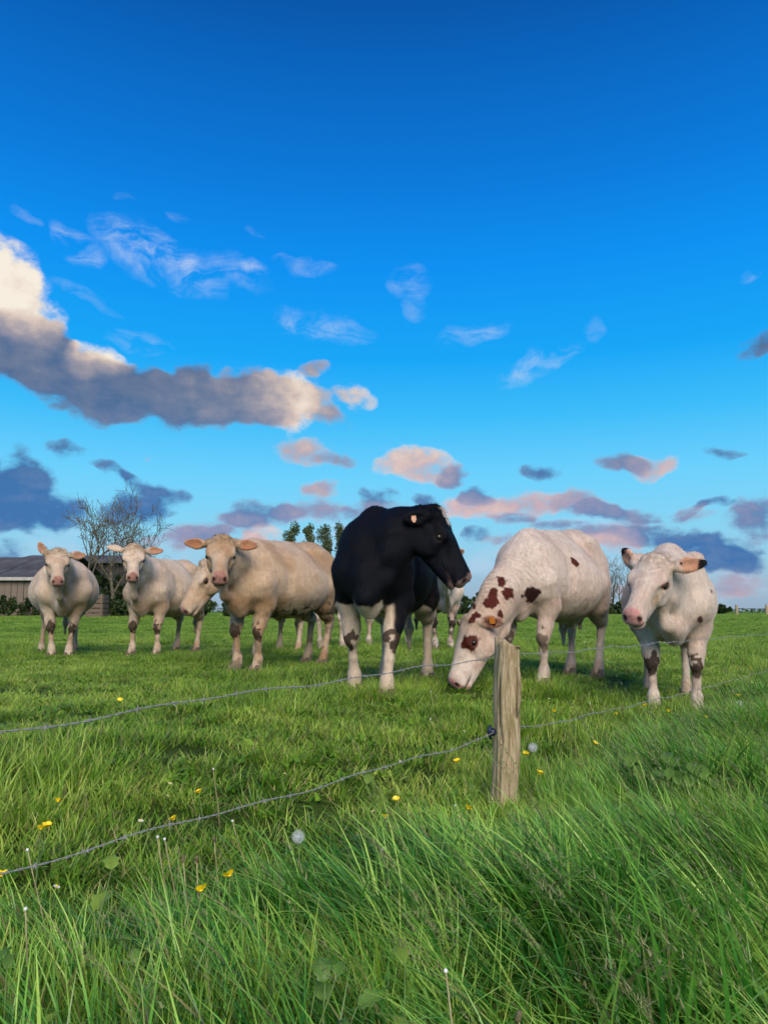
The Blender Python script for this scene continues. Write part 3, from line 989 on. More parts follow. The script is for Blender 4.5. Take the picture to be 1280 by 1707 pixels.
def spot_painter(spots, colour, rough=0.55, dotsize=None):
    """markings given by photo pixel (u, v, half width, half height, tilt): each becomes a patch of coat on the side that faces the viewer"""
    def fn(d):
        w = d['world']; col = d['col']
        pr = project(w)
        vis = ((w - CAM) * d['wn']).sum(1) < 0
        for sp in spots:
            u, vv, ru, rv, rot = sp[:5]
            c = colour if len(sp) < 6 else sp[5]
            du, dv = pr[:, 0] - u, pr[:, 1] - vv
            m = vis & (np.abs(du) < max(ru, rv) * 2.5) & (np.abs(dv) < max(ru, rv) * 2.5)
            if not m.any():
                continue
            near = pr[m, 2].min() if (np.hypot(du, dv) < max(ru, rv))[m].sum() == 0 else pr[m & (np.hypot(du, dv) < max(ru, rv) + 2), 2].min()
            ca, sa = math.cos(R(rot)), math.sin(R(rot))
            a = (du * ca + dv * sa) / ru; b = (-du * sa + dv * ca) / rv
            dist = np.hypot(a, b)
            nn = ((fbm(d['v'] + 9 + u * 0.01, 0.06, 3) - 0.5) * 2.6 + (vnoise(d['v'] + 2, 0.02) - 0.5) * 0.7) * rough
            mask = m * (pr[:, 2] < near + 0.22) * sstep(-0.10, 0.10, 1 - dist + nn)
            col = col * (1 - mask[:, None]) + np.array(c) * mask[:, None]
        return col
    return fn

# ------------------------------------------------------------------ the herd
CREAM = dict(base=(0.65, 0.52, 0.395), tan=(0.45, 0.275, 0.145), tan_amt=0.45)
TAN = dict(base=(0.58, 0.43, 0.295), tan=(0.39, 0.225, 0.105), tan_amt=0.65)
PINKW = dict(base=(0.69, 0.58, 0.49), tan=(0.49, 0.325, 0.24), tan_amt=0.4, mud=0.25)


def ground_pt(u, v):
    return G(u, v)


F4, F6, F8, F9 = ground_pt(412, 1119), ground_pt(622, 1159), ground_pt(880, 1140), ground_pt(1128, 1190)


EAR_OUT = ((-0.15, 1.0, 0.02), (0.75, 0.0, 0.5), 0.88)
EAR_UP = ((-0.75, 0.55, 0.35), (0.4, 0.6, 0.3), 0.95)
EAR_BACK = ((-0.8, 0.7, 0.0), (0.2, 0.9, 0.1), 1.0)

# 1: far left, square to the camera
make_cow('cream cow facing the camera in front of the barn, one ear pricked straight up', ground_pt(101, 1096), -68, S=1.04, hs=1.08,
         poll=P(97, 917, 9.6), muzzle=P(98, 966, 9.16), h=0.014, fat=1.22, coat=CREAM, legs=dict(fl=(0, -0.06), fr=(0.03, 0.05), hr=(0.1, -0.10)),
         ears=dict(l=EAR_OUT, r=((-0.85, 0.42, 0.2), (0.4, 0.7, 0.5), 0.95)))
# 2
make_cow('cream cow facing the camera, bare tree and barn behind its head', ground_pt(242, 1093), -103, S=1.02, hs=1.08,
         poll=P(224, 910, 9.9), muzzle=P(222, 960, 9.46), h=0.014, fat=1.05, coat=CREAM, legs=dict(fl=(0.0, 0.02), fr=(0.03, -0.02)),
         ears=dict(l=((-0.1, 1.0, 0.05), (0.7, 0.0, 0.6), 1.0), r=((-0.3, 0.9, 0.1), (0.1, -0.6, -0.7), 0.9)), dewlap=1.5)
# 3: only the head shows, in profile, behind the tan cow
make_cow('cream cow with lowered head in profile, mostly hidden behind the tan cow', ground_pt(410, 1096), -112, S=1.0, hs=1.2,
         poll=P(338, 938, 8.75), muzzle=P(296, 1008, 8.55), up_hint=(-0.6, -0.35, 0.7), h=0.014, coat=dict(CREAM, lid=0.9),
         ears=dict(l=((-0.5, 0.9, -0.1), (0.3, 0.3, 0.8), 0.9), r=((-0.6, 0.9, 0.1), (0.2, 0.6, 0.6), 0.7)), dewlap=0.6)
# 4: the tan cow
make_cow('tan cow with curly poll staring at the camera, ears spread wide', F4, -121, S=1.04, hs=1.10,
         poll=P(369, 896, F4[1] - 0.62), muzzle=P(366, 954, F4[1] - 1.06), h=0.012, fat=1.15, coat=dict(TAN, mud=1.3), legs=dict(fl=(0.0, -0.02), fr=(0.0, 0.03), hl=(0.1, 0.0), hr=(-0.08, -0.02)),
         ears=dict(l=((-0.02, 1.0, 0.0), (0.8, 0.0, 0.55), 0.88), r=((-0.05, 1.0, 0.0), (0.8, 0.0, 0.55), 0.88)), dewlap=1.3, long=1.0)
# 5: rump showing between the tan cow and the black cow
make_cow('pale cow seen from behind, squeezed between the tan cow and the black cow', ground_pt(600, 1078), 70, S=1.04, hs=1.0,
         poll=P(640, 935, 13.1), muzzle=P(655, 985, 13.5), h=0.015, coat=dict(PINKW, mud=0.9), legs=dict(hl=(0, 0.02), hr=(0.05, 0)),
         tail=[(-0.90, 0.0, 1.12), (-0.95, 0.0, 0.9), (-0.94, 0.0, 0.65), (-0.92, 0.0, 0.45)])
# 7: behind the black cow, muzzle to the right
make_cow('white cow with muddy legs behind the black cow, only chest and nose showing', ground_pt(738, 1084), -75, S=1.10, hs=1.05,
         poll=P(757, 912, 10.6), muzzle=P(797, 966, 10.3), up_hint=(0.5, -0.2, 0.9), h=0.014,
         coat=dict(PINKW, mud=1.2, tan=(0.5, 0.33, 0.24), tan_amt=0.5), ears=dict(l=((-0.2, 0.9, 0.3), (0.8, 0.0, 0.4), 0.8), r=((-0.5, 0.9, 0.0), (0.6, 0.2, 0.5), 1.0)),
         legs=dict(fl=(0, -0.04), fr=(0, 0.04)), paint=lambda d: d['col'] * (1 - (0.8 * sstep(0.62, 0.48, d['zs']) * sstep(0.15, 0.3, d['zs']) * sstep(0.40, 0.52, d['fine']))[:, None]))


def black_paint(d):
    v, zs, hv, fine, big = d['v'], d['zs'], d['hv'], d['fine'], d['big']
    s = d['s']
    cream = np.array((0.62, 0.50, 0.375)); black = np.array((0.0034, 0.0042, 0.0080))
    x = v[:, 0] / s; y = v[:, 1] / s
    wob = (fbm(v, 0.12, 3) - 0.5) * 0.34
    # white stockings in front reach up between the forearms; hind legs and belly white
    edge = np.where(x > 0.2, 0.60 + 0.03 * np.abs(y) / 0.2, np.where(x > -0.62, 0.58, 0.80))
    wh = sstep(-0.012, 0.012, edge + wob * 0.5 - zs)
    col = black[None] * (1 - wh[:, None]) + cream[None] * wh[:, None]
    # black streak down the outside of the left foreleg
    streak = (x > 0.2) & (y > 0.10) & (zs > 0.22)
    k = streak * sstep(-0.01, 0.02, (y - 0.185 + wob * 0.12 + 0.03 * sstep(0.3, 0.55, zs))) * sstep(0.20, 0.27, zs + wob * 0.1)
    col = col * (1 - k[:, None]) + black * k[:, None]
    # star on the forehead, pale nose tip
    st = d['onhead'] * sstep(0.13, 0.09, hv[:, 0] + wob * 0.05) * sstep(-0.035, 0.0, hv[:, 0]) * sstep(-0.07, -0.03, hv[:, 2]) * sstep(0.055, 0.035, np.abs(hv[:, 1] + 0.005 + wob * 0.05))
    col = col * (1 - st[:, None]) + np.array((0.6, 0.52, 0.45)) * st[:, None]
    nz_ = d['onhead'] * sstep(0.478, 0.50, hv[:, 0])
    col = col * (1 - nz_[:, None]) + np.array((0.42, 0.27, 0.22)) * nz_[:, None]
    return col


# 6: the black cow
make_cow('black cow with white legs and head turned in profile beside the grazing cow', F6, -101, S=1.09, hs=1.10, dz=1.2,
         poll=P(735, 854, F6[1] - 0.22), muzzle=P(800, 964, F6[1] - 0.34), up_hint=(0.8, -0.10, 0.6), h=0.0105, fat=0.88, depth=0.95,
         coat=dict(base=(0.01, 0.01, 0.014), tan=(0.01, 0.01, 0.013), tan_amt=0.0, mud=0.35, curl=0.9, curlcol=(0.008, 0.008, 0.01), nose=(0.30, 0.20, 0.175), ear=(0.02, 0.018, 0.02), lidcol=(0.03, 0.02, 0.018), lid=0.5),
         legs=dict(fl=(0.17, -0.03), fr=(-0.16, -0.01), hl=(-0.02, 0.05), hr=(0.12, 0.05)), paint=black_paint, udder=True,
         ears=dict(r=((-0.30, 0.35, -0.85), (0.35, 0.9, 0.1), 0.8), l=((-0.3, 0.9, 0.35), (0.6, 0.2, 0.5), 0.9)), tagspec=[('r', M_TAG_PINK, 0.02, 0.01, 0.62)], dewlap=0.7)

# 8: the grazing cow
RED = (0.085, 0.018, 0.012)
DARK = (0.035, 0.014, 0.012)
make_cow('white cow with red-brown patches grazing behind the fence post', F8, -128, S=1.04, hs=1.08, dz=1.2, rump=0.04, lean=0.82,
         poll=P(774, 1033, F8[1] - 0.52), muzzle=P(739, 1130, F8[1] - 0.68), up_hint=(-0.85, -0.1, 0.55), h=0.0105, fat=1.03,
         coat=dict(PINKW, folds=1.0, ribs=0.3, curl=0.5, curlcol=(0.46, 0.37, 0.26), nose=(0.62, 0.25, 0.22), ear=(0.30, 0.09, 0.05), lid=0.3, knee=0.8),
         legs=dict(fl=(0.02, 0.0), fr=(0.05, 0.0), hl=(0.06, 0.0), hr=(0.0, 0.02)), dewlap=0.9, udder=True,
         ears=dict(l=((-0.35, 0.6, -0.75), (0.45, 0.7, -0.2), 0.85), r=((-0.4, 0.9, 0.1), (0.6, 0.2, 0.5), 0.9)), tagspec=[('l', M_TAG_ORANGE, 0.01, 0.03, 0.8)],
         tail=[(-0.90, 0.0, 1.12), (-0.95, -0.03, 0.9), (-0.90, -0.16, 0.62), (-0.82, -0.26, 0.44)],
         paint=spot_painter([(782, 1072, 15, 13, -15), (818, 1000, 11, 17, 25), (836, 969, 8, 9, 0), (845, 990, 9, 10, 20), (886, 992, 15, 14, 0, DARK), (836, 1022, 7, 9, 20), (824, 1038, 4, 5, 0),
                             (957, 936, 5, 9, -35), (787, 1032, 7, 7, 0), (789, 1009, 5, 6, 0), (795, 1024, 7, 6, 0)], RED))

def fence_cow_paint(spots):
    base_fn = spot_painter(spots, RED, 0.4)

    def fn(d):
        col = base_fn(d)
        for c, E, L in d['ears']:
            ev = (d['v'] - c) @ E / d['hs']
            m = (np.abs(ev[:, 1]) < 0.08) & (np.abs(ev[:, 2]) < 0.05) & (np.abs(ev[:, 0]) < 0.14)
            k = m * sstep(0.045, 0.06, ev[:, 0] / L - ev[:, 1] * 0.3 + (d['fine'] - 0.5) * 0.03)
            col = col * (1 - k[:, None]) + np.array((0.010, 0.010, 0.012)) * k[:, None]
        return col
    return fn


# 9: the white cow at the right
make_cow('white cow with a black-tipped ear standing at the fence, head turned aside', F9, -108, S=0.98, hs=1.10, rump=0.04, depth=0.95,
         poll=P(1087, 930, F9[1] - 0.45), muzzle=P(1044, 1021, F9[1] - 0.78), up_hint=(-0.30, -0.5, 0.75), h=0.0105, fat=1.02, lean=1.2, tail=[(-0.90, 0.0, 1.14), (-0.97, 0.0, 1.0), (-0.96, 0.0, 0.9), (-0.95, 0.0, 0.8)],
         coat=dict(PINKW, curl=0.5, curlcol=(0.40, 0.29, 0.17), nose=(0.62, 0.27, 0.25), ear=(0.58, 0.24, 0.11), mud=0.3, lid=0.35, lidcol=(0.22, 0.08, 0.06)), dewlap=1.3,
         legs=dict(fl=(0.0, -0.01), fr=(0.02, -0.01), hl=(0.05, -0.02), hr=(0.02, -0.02)),
         ears=dict(l=((-0.42, 1.0, 0.05), (0.6, 0.0, 0.5), 0.95), r=((-0.75, 0.7, 0.1), (0.3, 0.5, 0.4), 0.85)),
         paint=fence_cow_paint([(1108, 977, 9, 6, -25, (0.16, 0.06, 0.045)), (1157, 915, 9, 1.6, 35, (0.03, 0.02, 0.03)),
                             (1134, 939, 3, 2.5, 30, (0.03, 0.02, 0.03)), (1185, 985, 1.8, 6, 0, (0.03, 0.02, 0.02)), (1177, 948, 2, 4, -20, (0.05, 0.03, 0.03)), (1167, 1034, 5, 6, 20, (0.10, 0.05, 0.04)),
                             (1090, 1002, 5, 11, 25, (0.46, 0.33, 0.20))]))

# ------------------------------------------------------------------ fence post
def wood_mat(name, dark, light, moss=None):
    m, T, b = material(name, 0.85, 0.15)
    tcn = T.n('ShaderNodeTexCoord')
    mp = T.n('ShaderNodeMapping', ins={'Vector': tcn.outputs['Object'], 'Scale': (1.0, 1.0, 0.06)})
    g = T.noise(mp.outputs[0], 130.0, 6.0, 0.7, 0.3)
    g2 = T.noise(mp.outputs[0], 420.0, 3.0, 0.6)
    n = T.noise(tcn.outputs['Object'], 14.0, 5.0, 0.65)
    c = T.ramp(T.math('ADD', T.math('MULTIPLY', g, 0.8), T.math('MULTIPLY', g2, 0.2)), [(0.28, tuple(x * 0.35 for x in dark) + (1,)), (0.42, dark + (1,)), (0.56, light + (1,)), (0.75, tuple(x * 1.15 for x in light) + (1,))])
    if moss:
        c = T.mixc(T.mrange(n, 0.48, 0.70, 0, 0.6), c, moss + (1,))
    T.t.links.new(c, b.inputs['Base Color'])
    bp = T.n('ShaderNodeBump', ins={'Strength': 0.9, 'Distance': 0.004, 'Height': T.math('ADD', g, T.math('MULTIPLY', g2, 0.4))})
    T.t.links.new(bp.outputs[0], b.inputs['Normal'])
    return m


M_POST = wood_mat('weathered_wood', (0.235, 0.175, 0.098), (0.47, 0.39, 0.25), (0.26, 0.245, 0.085))
M_WIRE, T_, b_ = material('galvanised_wire', 0.45, 0.5)
b_.inputs['Base Color'].default_value = (0.33, 0.335, 0.34, 1)
b_.inputs['Metallic'].default_value = 0.25
M_INSUL = simple_mat('dark_blue_plastic', (0.012, 0.02, 0.05), 0.4, 0.2, 30)


def fence_pt(t, z):
    q = POST_XY + FDIR * t
    return np.array([q[0], q[1], z])


def build_post():
    base = fence_pt(0, 0); gzv = gz(base[0], base[1])
    root = empty('fence_post', (base[0], base[1], gzv))
    tag(root, 'weathered split wooden fence post carrying two barbed wires', 'fence post')
    H_ = P(848, 1070, 3.2)[2] - gzv + 0.0
    lev, seg = 46, 40
    v = []
    for i in range(lev + 1):
        t = i / lev
        z = -0.12 + t * (H_ + 0.12)
        cx = 0.050 * t - 0.044 + 0.006 * math.sin(t * 5)
        for k in range(seg):
            a = 2 * math.pi * k / seg
            # a riven quarter: flat faces with one rounded side
            r = 0.0455 / max(abs(math.cos(a - 0.35)) ** 1.0 * 0.98, abs(math.sin(a - 0.35)) ** 1.0 * 1.05, 0.80)
            r *= 1.0 - 0.05 * t
            v.append([cx + math.cos(a) * r, math.sin(a) * r, z])
    v = np.array(v)
    ang = np.tile(2 * math.pi * np.arange(seg) / seg, lev + 1)
    cyl = np.stack([np.cos(ang) * 0.09, np.sin(ang) * 0.09, v[:, 2] * 0.13], 1)
    d = (fbm(cyl, 0.035, 3) - 0.5) * 0.016
    # drying cracks that run along the grain
    for a0, wd, dp, z0, z1 in ((4.05, 0.09, 0.016, -0.1, H_), (4.95, 0.07, 0.010, 0.15, H_), (5.5, 0.07, 0.012, 0.35, H_ - 0.02), (3.5, 0.10, 0.012, -0.1, 0.5), (4.55, 0.06, 0.007, -0.1, 0.3)):
        wob = (vnoise(np.stack([v[:, 2] * 0 + a0, v[:, 2] * 0, v[:, 2]], 1), 0.09) - 0.5) * 0.28
        da = np.abs((ang - a0 - wob + math.pi) % (2 * math.pi) - math.pi)
        d -= dp * np.exp(-(da / wd) ** 2) * sstep(z0 - 0.02, z0 + 0.05, v[:, 2]) * sstep(z1 + 0.05, z1 - 0.05, v[:, 2])
    rad = np.stack([np.cos(ang), np.sin(ang), np.zeros_like(ang)], 1)
    v = v + rad * d[:, None]
    top = np.arange(lev * seg, (lev + 1) * seg)
    v[top, 2] += (fbm(v[top] * np.array([1, 1, 0]), 0.03, 2) - 0.5) * 0.03 - 0.014 * np.cos(ang[top])
    faces = []
    for i in range(lev):
        for k in range(seg):
            k2 = (k + 1) % seg
            faces.append((i * seg + k, i * seg + k2, (i + 1) * seg + k2, (i + 1) * seg + k))
    c = len(v)
    inner = v[top] * np.array([0.55, 0.55, 1]) + np.array([0.007, 0, -0.006])
    v = np.concatenate([v, inner, inner.mean(0, keepdims=True) + np.array([[0, 0, -0.004]])])
    for k in range(seg):
        k2 = (k + 1) % seg
        faces.append((lev * seg + k, lev * seg + k2, c + k2, c + k))
        faces.append((c + k, c + k2, c + seg))
    mesh_obj('wooden_shaft', v, faces, M_POST, root, True)
    # a loose splinter slab on the viewer's right, upper part
    b = MB()
    sp = [(0.034, -0.036, H_ - 0.10), (0.037, -0.034, H_ - 0.16), (0.034, -0.033, H_ - 0.24), (0.025, -0.038, H_ - 0.30)]
    b.tube(sp, [0.006, 0.011, 0.010, 0.003], 5)
    b.build('splinter', M_POST, root, True)
    # insulator and staples
    zlow = WIRE_Z(0.0, 1)
    lo = np.array([-0.078, 0.005, zlow - gzv])
    b = MB()
    b.tube([lo + np.array([0.028, 0, 0]), lo + np.array([0.01, 0, 0]), lo + np.array([-0.012, 0, 0])], [0.010, 0.017, 0.013], 10)
    b.tube([lo + np.array([0.0, -0.004, 0.028]), lo + np.array([-0.008, -0.004, 0]), lo + np.array([0.0, -0.004, -0.028])], [0.006, 0.009, 0.006], 8)
    b.build('insulator', M_INSUL, root, True)
    for w in (0, 1):
        z = WIRE_Z(0.0, w) - gzv
        b = MB()
        b.tube([np.array([-0.045, 0.046, z + 0.012]), np.array([-0.05, 0.060, z + 0.008]), np.array([-0.05, 0.060, z - 0.008]), np.array([-0.045, 0.046, z - 0.012])], 0.0018, 5)
        b.build('staple', M_WIRE, root)


# wires: where the photo's wire crosses the fence plane
WPX = [[(0, 1221), (150, 1196), (300, 1177), (455, 1150), (600, 1128), (740, 1109), (826, 1098), (868, 1092), (1000, 1081), (1130, 1069), (1280, 1056)],
       [(0, 1455), (100, 1432), (250, 1390), (400, 1350), (560, 1303), (700, 1262), (812, 1233), (868, 1215), (980, 1192), (1100, 1166), (1200, 1138), (1280, 1117)]]


def wire_samples(w):
    out = []
    for u, v in WPX[w]:
        d = ray(u, v)
        # CAM + d*k on the plane through POST_XY along FDIR
        k = (FN @ (POST_XY - CAM[:2])) / (FN @ d[:2])
        q = CAM + d * k
        out.append(((q[:2] - POST_XY) @ FDIR, q[2]))
    return np.array(out)


WS = [wire_samples(0), wire_samples(1)]


def _wfit(w):
    s_ = WS[w]
    pl_ = np.polyfit(s_[s_[:, 0] <= 0.05, 0], s_[s_[:, 0] <= 0.05, 1], 2)
    pr_ = np.polyfit(s_[s_[:, 0] >= -0.05, 0], s_[s_[:, 0] >= -0.05, 1], 2)
    zl, zr = pl_[2], pr_[2]
    z0 = 0.5 * (zl + zr)
    pl_[2] = pr_[2] = z0
    return pl_, pr_


WFIT = [_wfit(0), _wfit(1)]


def WIRE_Z(t, w):
    c = WFIT[w][0 if t <= 0 else 1]
    return float((c[0] * t + c[1]) * t + c[2])


build_post()
bb = MB()
for k, (ax, sg) in enumerate(((0, 1), (0, -1))):
    bb.tube([np.array([sg * -0.003, 0, 0.0]) + np.array([0.004 * sg, -0.004, -0.004]), np.array([sg * 0.002, 0.003, 0.005]), np.array([sg * 0.003, -0.004, 0.004]), np.array([sg * 0.004, -0.002, -0.005]),
             np.array([sg * 0.006, 0.013, 0.012 * sg])], [0.0016, 0.0016, 0.0016, 0.0016, 0.0006], 5)
    bb.tube([np.array([sg * 0.002, 0.0, -0.003]), np.array([sg * -0.004, -0.012, -0.013 * sg])], [0.0016, 0.0006], 5)
_o = bb.build('barb_source', M_WIRE)
BARB_ME = _o.data
bpy.data.objects.remove(_o)
WL = ['upper strand of rusting grey barbed wire stretched across the pasture at post-top height', 'lower strand of grey barbed wire running just above the long grass']
for w in (0, 1):
    root = empty('barbed_wire', fence_pt(0, WIRE_Z(0, w)))
    tag(root, WL[w], 'barbed wire', 'fence wires')
    o0 = np.array(root.location)
    # strands pass behind the post
    side = np.array([FN[0], FN[1], 0]) * 0.050
    for ph in (0, math.pi):
        pts = []
        for t in np.arange(-2.9, 7.6, 0.0085 if True else 0.02):
            c = fence_pt(t, WIRE_Z(t, w)) - o0 + side * math.exp(-(t / 0.25) ** 2)
            a = t * 2 * math.pi / 0.052 + ph
            wob = 0.004 * math.sin(t * 7.1 + w) + 0.003 * math.sin(t * 17.0)
            pts.append(c + np.array([FN[0], FN[1], 0]) * math.cos(a) * 0.0014 + np.array([0, 0, 1]) * (math.sin(a) * 0.0014 + wob))
        b = MB()
        b.tube(pts, 0.00105, 4)
        b.build('strand', M_WIRE, root, True)
    for i, t in enumerate(np.arange(-2.85, 7.5, 0.105)):
        t = t + random.uniform(-.012, .012)
        if abs(t) < 0.09:
            continue
        wob = 0.004 * math.sin(t * 7.1 + w) + 0.003 * math.sin(t * 17.0)
        e = link(bpy.data.objects.new('barb', BARB_ME), root)
        e.location = fence_pt(t, WIRE_Z(t, w) + wob) - o0 + side * math.exp(-(t / 0.25) ** 2)
        e.scale = (0.6,) * 3
        e.rotation_euler = (random.uniform(0, 6.28), 0, math.atan2(FDIR[1], FDIR[0]))

# ------------------------------------------------------------------ background: barn, shed, crate, trees, hedge
M_PLANK = wood_mat('barn_plank', (0.13, 0.105, 0.085), (0.23, 0.19, 0.15))
M_ROOF = simple_mat('fibre_cement', (0.085, 0.09, 0.10), 0.8, 0.3, 1.2)
M_FASCIA = simple_mat('pale_fascia', (0.40, 0.38, 0.36), 0.7, 0.15, 3)
M_DARKW = simple_mat('dark_cladding', (0.035, 0.034, 0.032), 0.85, 0.35, 2)
M_CRATE = wood_mat('crate_wood', (0.11, 0.08, 0.06), (0.19, 0.145, 0.11))
M_BARK = simple_mat('bark', (0.12, 0.105, 0.07), 0.9, 0.4, 6)


def leaf_mat(name, a, b2, trans=0.35, rough=0.55, var_scale=3.0):
    m = bpy.data.materials.new(name)
    m.use_nodes = True
    t = m.node_tree
    T = NT(t)
    b = t.nodes['Principled BSDF']
    out = t.nodes['Material Output']
    oi = T.n('ShaderNodeObjectInfo')
    tcn = T.n('ShaderNodeTexCoord')
    nz = T.noise(tcn.outputs['Object'], var_scale, 3.0, 0.6)
    f = T.math('ADD', T.mrange(nz, 0.25, 0.75, -0.1, 0.75), T.math('MULTIPLY', oi.outputs['Random'], 0.4), clamp=True)
    c = T.mixc(f, a + (1,), b2 + (1,))
    t.links.new(c, b.inputs['Base Color'])
    b.inputs['Roughness'].default_value = rough
    b.inputs['Specular IOR Level'].default_value = 0.35
    tr = T.n('ShaderNodeBsdfTranslucent', ins={0: c})
    mx = T.n('ShaderNodeMixShader', ins={0: trans, 1: b.outputs[0], 2: tr.outputs[0]})
    t.links.new(mx.outputs[0], out.inputs[0])
    return m


M_HEDGE = leaf_mat('hedge_leaf', (0.022, 0.045, 0.012), (0.06, 0.10, 0.025), 0.25, var_scale=1.2)
M_POPLAR = leaf_mat('poplar_leaf', (0.08, 0.11, 0.05), (0.15, 0.19, 0.085), 0.3, var_scale=0.6)
M_SPRING = leaf_mat('spring_leaf', (0.12, 0.13, 0.04), (0.20, 0.20, 0.07), 0.4, var_scale=0.8)


def leaves_mesh(centres, size, seed=0, aspect=0.6):
    """little folded leaf faces at the given points"""
    r_ = np.random.default_rng(seed)
    n = len(centres)
    a = r_.normal(size=(n, 3)); a /= np.linalg.norm(a, axis=1)[:, None]
    b = r_.normal(size=(n, 3)); b -= a * (a * b).sum(1)[:, None]; b /= np.linalg.norm(b, axis=1)[:, None]
    sz = size * r_.uniform(0.6, 1.3, n)[:, None]
    nn = np.cross(a, b)
    c = np.asarray(centres)
    v = np.stack([c - a * sz, c + b * sz * aspect + nn * sz * 0.15, c + a * sz, c - b * sz * aspect + nn * sz * 0.15], 1).reshape(-1, 3)
    q = np.arange(4 * n).reshape(-1, 4)
    return big_mesh('foliage', v, q)


def far_barn():
    # long low barn: board wall under a fibre-cement roof
    D0 = 44.0
    xL, xR = -31.0, P(72, 970, D0)[0]
    zg = 0.22
    eave = P(40, 964, D0)[2]
    ridge = P(0, 931, D0 + 5)[2]
    root = empty('barn', ((xL + xR) / 2, D0, zg))
    tag(root, 'long low barn with grey boarded wall and grey corrugated roof', 'barn')
    o0 = np.array(root.location)
    x = xR
    i = 0
    pm = None
    while x > xL:
        wdt = 0.36
        if pm is None:
            b = MB(); b.box((-wdt / 2 + 0.012, 0, 0), (wdt / 2 - 0.012, 0.04, eave - zg - 0.08))
            o = b.build('wall_plank', M_PLANK, root)
            pm = o.data
        else:
            o = link(bpy.data.objects.new('wall_plank', pm), root)
        o.location = (x - wdt / 2 - o0[0], random.uniform(-0.02, 0.02), 0)
        x -= wdt
        i += 1
    b = MB(); b.box((xL - o0[0], 0.06, 0), (xR - o0[0] - 0.02, 9.0, eave - zg - 0.12)); b.build('wall', M_DARKW, root)
    b = MB(); b.box((xL - o0[0], -0.30, eave - zg - 0.13), (xR - o0[0] + 0.25, -0.24, eave - zg + 0.06)); b.build('gutter_board', M_FASCIA, root)
    # corrugated slope, sheet by sheet
    x = xR + 0.3
    sh = None
    while x > xL:
        if sh is None:
            v, f = [], []
            n = 25
            for j in range(2):
                for k in range(n):
                    xx = -1.0 * k / (n - 1) * 1.02
                    zz = 0.03 * math.sin(k / (n - 1) * 6 * 2 * math.pi)
                    v.append((xx, -0.28 + j * 5.3, (eave - zg) + 0.08 + zz + j * (ridge - eave)))
            for k in range(n - 1):
                f.append((k, k + 1, n + k + 1, n + k))
            o = mesh_obj('roof_sheet', v, f, M_ROOF, root)
            sh = o.data
        else:
            o = link(bpy.data.objects.new('roof_sheet', sh), root)
        o.location = (x - o0[0], 0, random.uniform(-0.015, 0.015))
        x -= 1.0
    # far slope and gable end
    g = [(xR - o0[0], 0.03, eave - zg), (xR - o0[0], 10.0, eave - zg), (xR - o0[0], 5.0, ridge - zg - 0.02)]
    g2 = [(q[0] - 0.1, q[1], q[2]) for q in g]
    mesh_obj('gable', g + g2, [(0, 1, 2), (5, 4, 3), (0, 2, 5, 3), (1, 4, 5, 2)], M_DARKW, root)
    mesh_obj('roof_slope', [(xL - o0[0], 5.02, ridge - zg + 0.07), (xR + .3 - o0[0], 5.02, ridge - zg + 0.07), (xR + .3 - o0[0], 10.3, eave - zg + 0.07), (xL - o0[0], 10.3, eave - zg + 0.07)], [(0, 1, 2, 3)], M_ROOF, root)


def far_shed():
    D0 = 58.0
    xL, xR = P(18, 940, D0)[0], P(214, 940, D0)[0]
    zg = 0.25
    z_e, z_r = P(150, 939, D0)[2], P(150, 928, D0 + 4)[2]
    root = empty('shed', ((xL + xR) / 2, D0, zg))
    tag(root, 'dark farm shed with a shallow grey roof behind the bare trees', 'shed')
    o0 = np.array(root.location)
    hw = (xR - xL) / 2
    b = MB(); b.box((-hw, 0, 0), (hw, 8, z_e - zg)); b.build('wall', M_DARKW, root)
    n = int(hw * 2 / 1.2)
    pm = None
    for k in range(n):
        if pm is None:
            b = MB(); b.box((0, -0.06, 0), (1.14, -0.01, z_e - zg - 0.1)); o = b.build('cladding_panel', M_DARKW, root); pm = o.data
        else:
            o = link(bpy.data.objects.new('cladding_panel', pm), root)
        o.location = (-hw + k * 1.2, 0, 0)
    b = MB()
    v = [(-hw - .3, -0.4, z_e - zg), (hw + .3, -0.4, z_e - zg), (hw + .3, 4, z_r - zg), (-hw - .3, 4, z_r - zg), (-hw - .3, 8.4, z_e - zg), (hw + .3, 8.4, z_e - zg)]
    v2 = [(a, bb_, c + 0.12) for a, bb_, c in v]
    mesh_obj('roof', v + v2, [(0, 1, 2, 3), (3, 2, 5, 4), (6, 9, 8, 7), (9, 10, 11, 8), (0, 6, 7, 1), (1, 7, 8, 2), (2, 8, 11, 5), (0, 3, 9, 6), (3, 4, 10, 9), (4, 5, 11, 10)], M_ROOF, root)


def crate():
    p = G(156, 1024); D0 = 40.0
    p = P(157, 1020, D0); z = gz(p[0], p[1])
    root = empty('wooden_crate', (p[0], p[1], z))
    tag(root, 'slatted wooden crate on the grass between the trees and the barn', 'crate')
    w_, h_ = 0.85, P(157, 990, D0)[2] - z
    for i in range(5):
        for sd_ in (0, 1):
            b = MB(); b.box((-w_ / 2, sd_ * w_, h_ * i / 5 + 0.02), (w_ / 2, sd_ * w_ + 0.025, h_ * (i + 1) / 5 - 0.03)); b.build('slat', M_CRATE, root)
            b = MB(); b.box((-w_ / 2 - 0.03 + sd_ * (w_ + 0.03), 0.03, h_ * i / 5 + 0.02), (-w_ / 2 + sd_ * (w_ + 0.03), w_ - 0.005, h_ * (i + 1) / 5 - 0.03)); b.build('slat', M_CRATE, root)
    for sx in (-1, 1):
        b = MB(); b.box((sx * (w_ / 2 - 0.05) - 0.045, -0.03, 0), (sx * (w_ / 2 - 0.05) + 0.045, -0.003, h_)); b.build('corner_batten', M_CRATE, root)


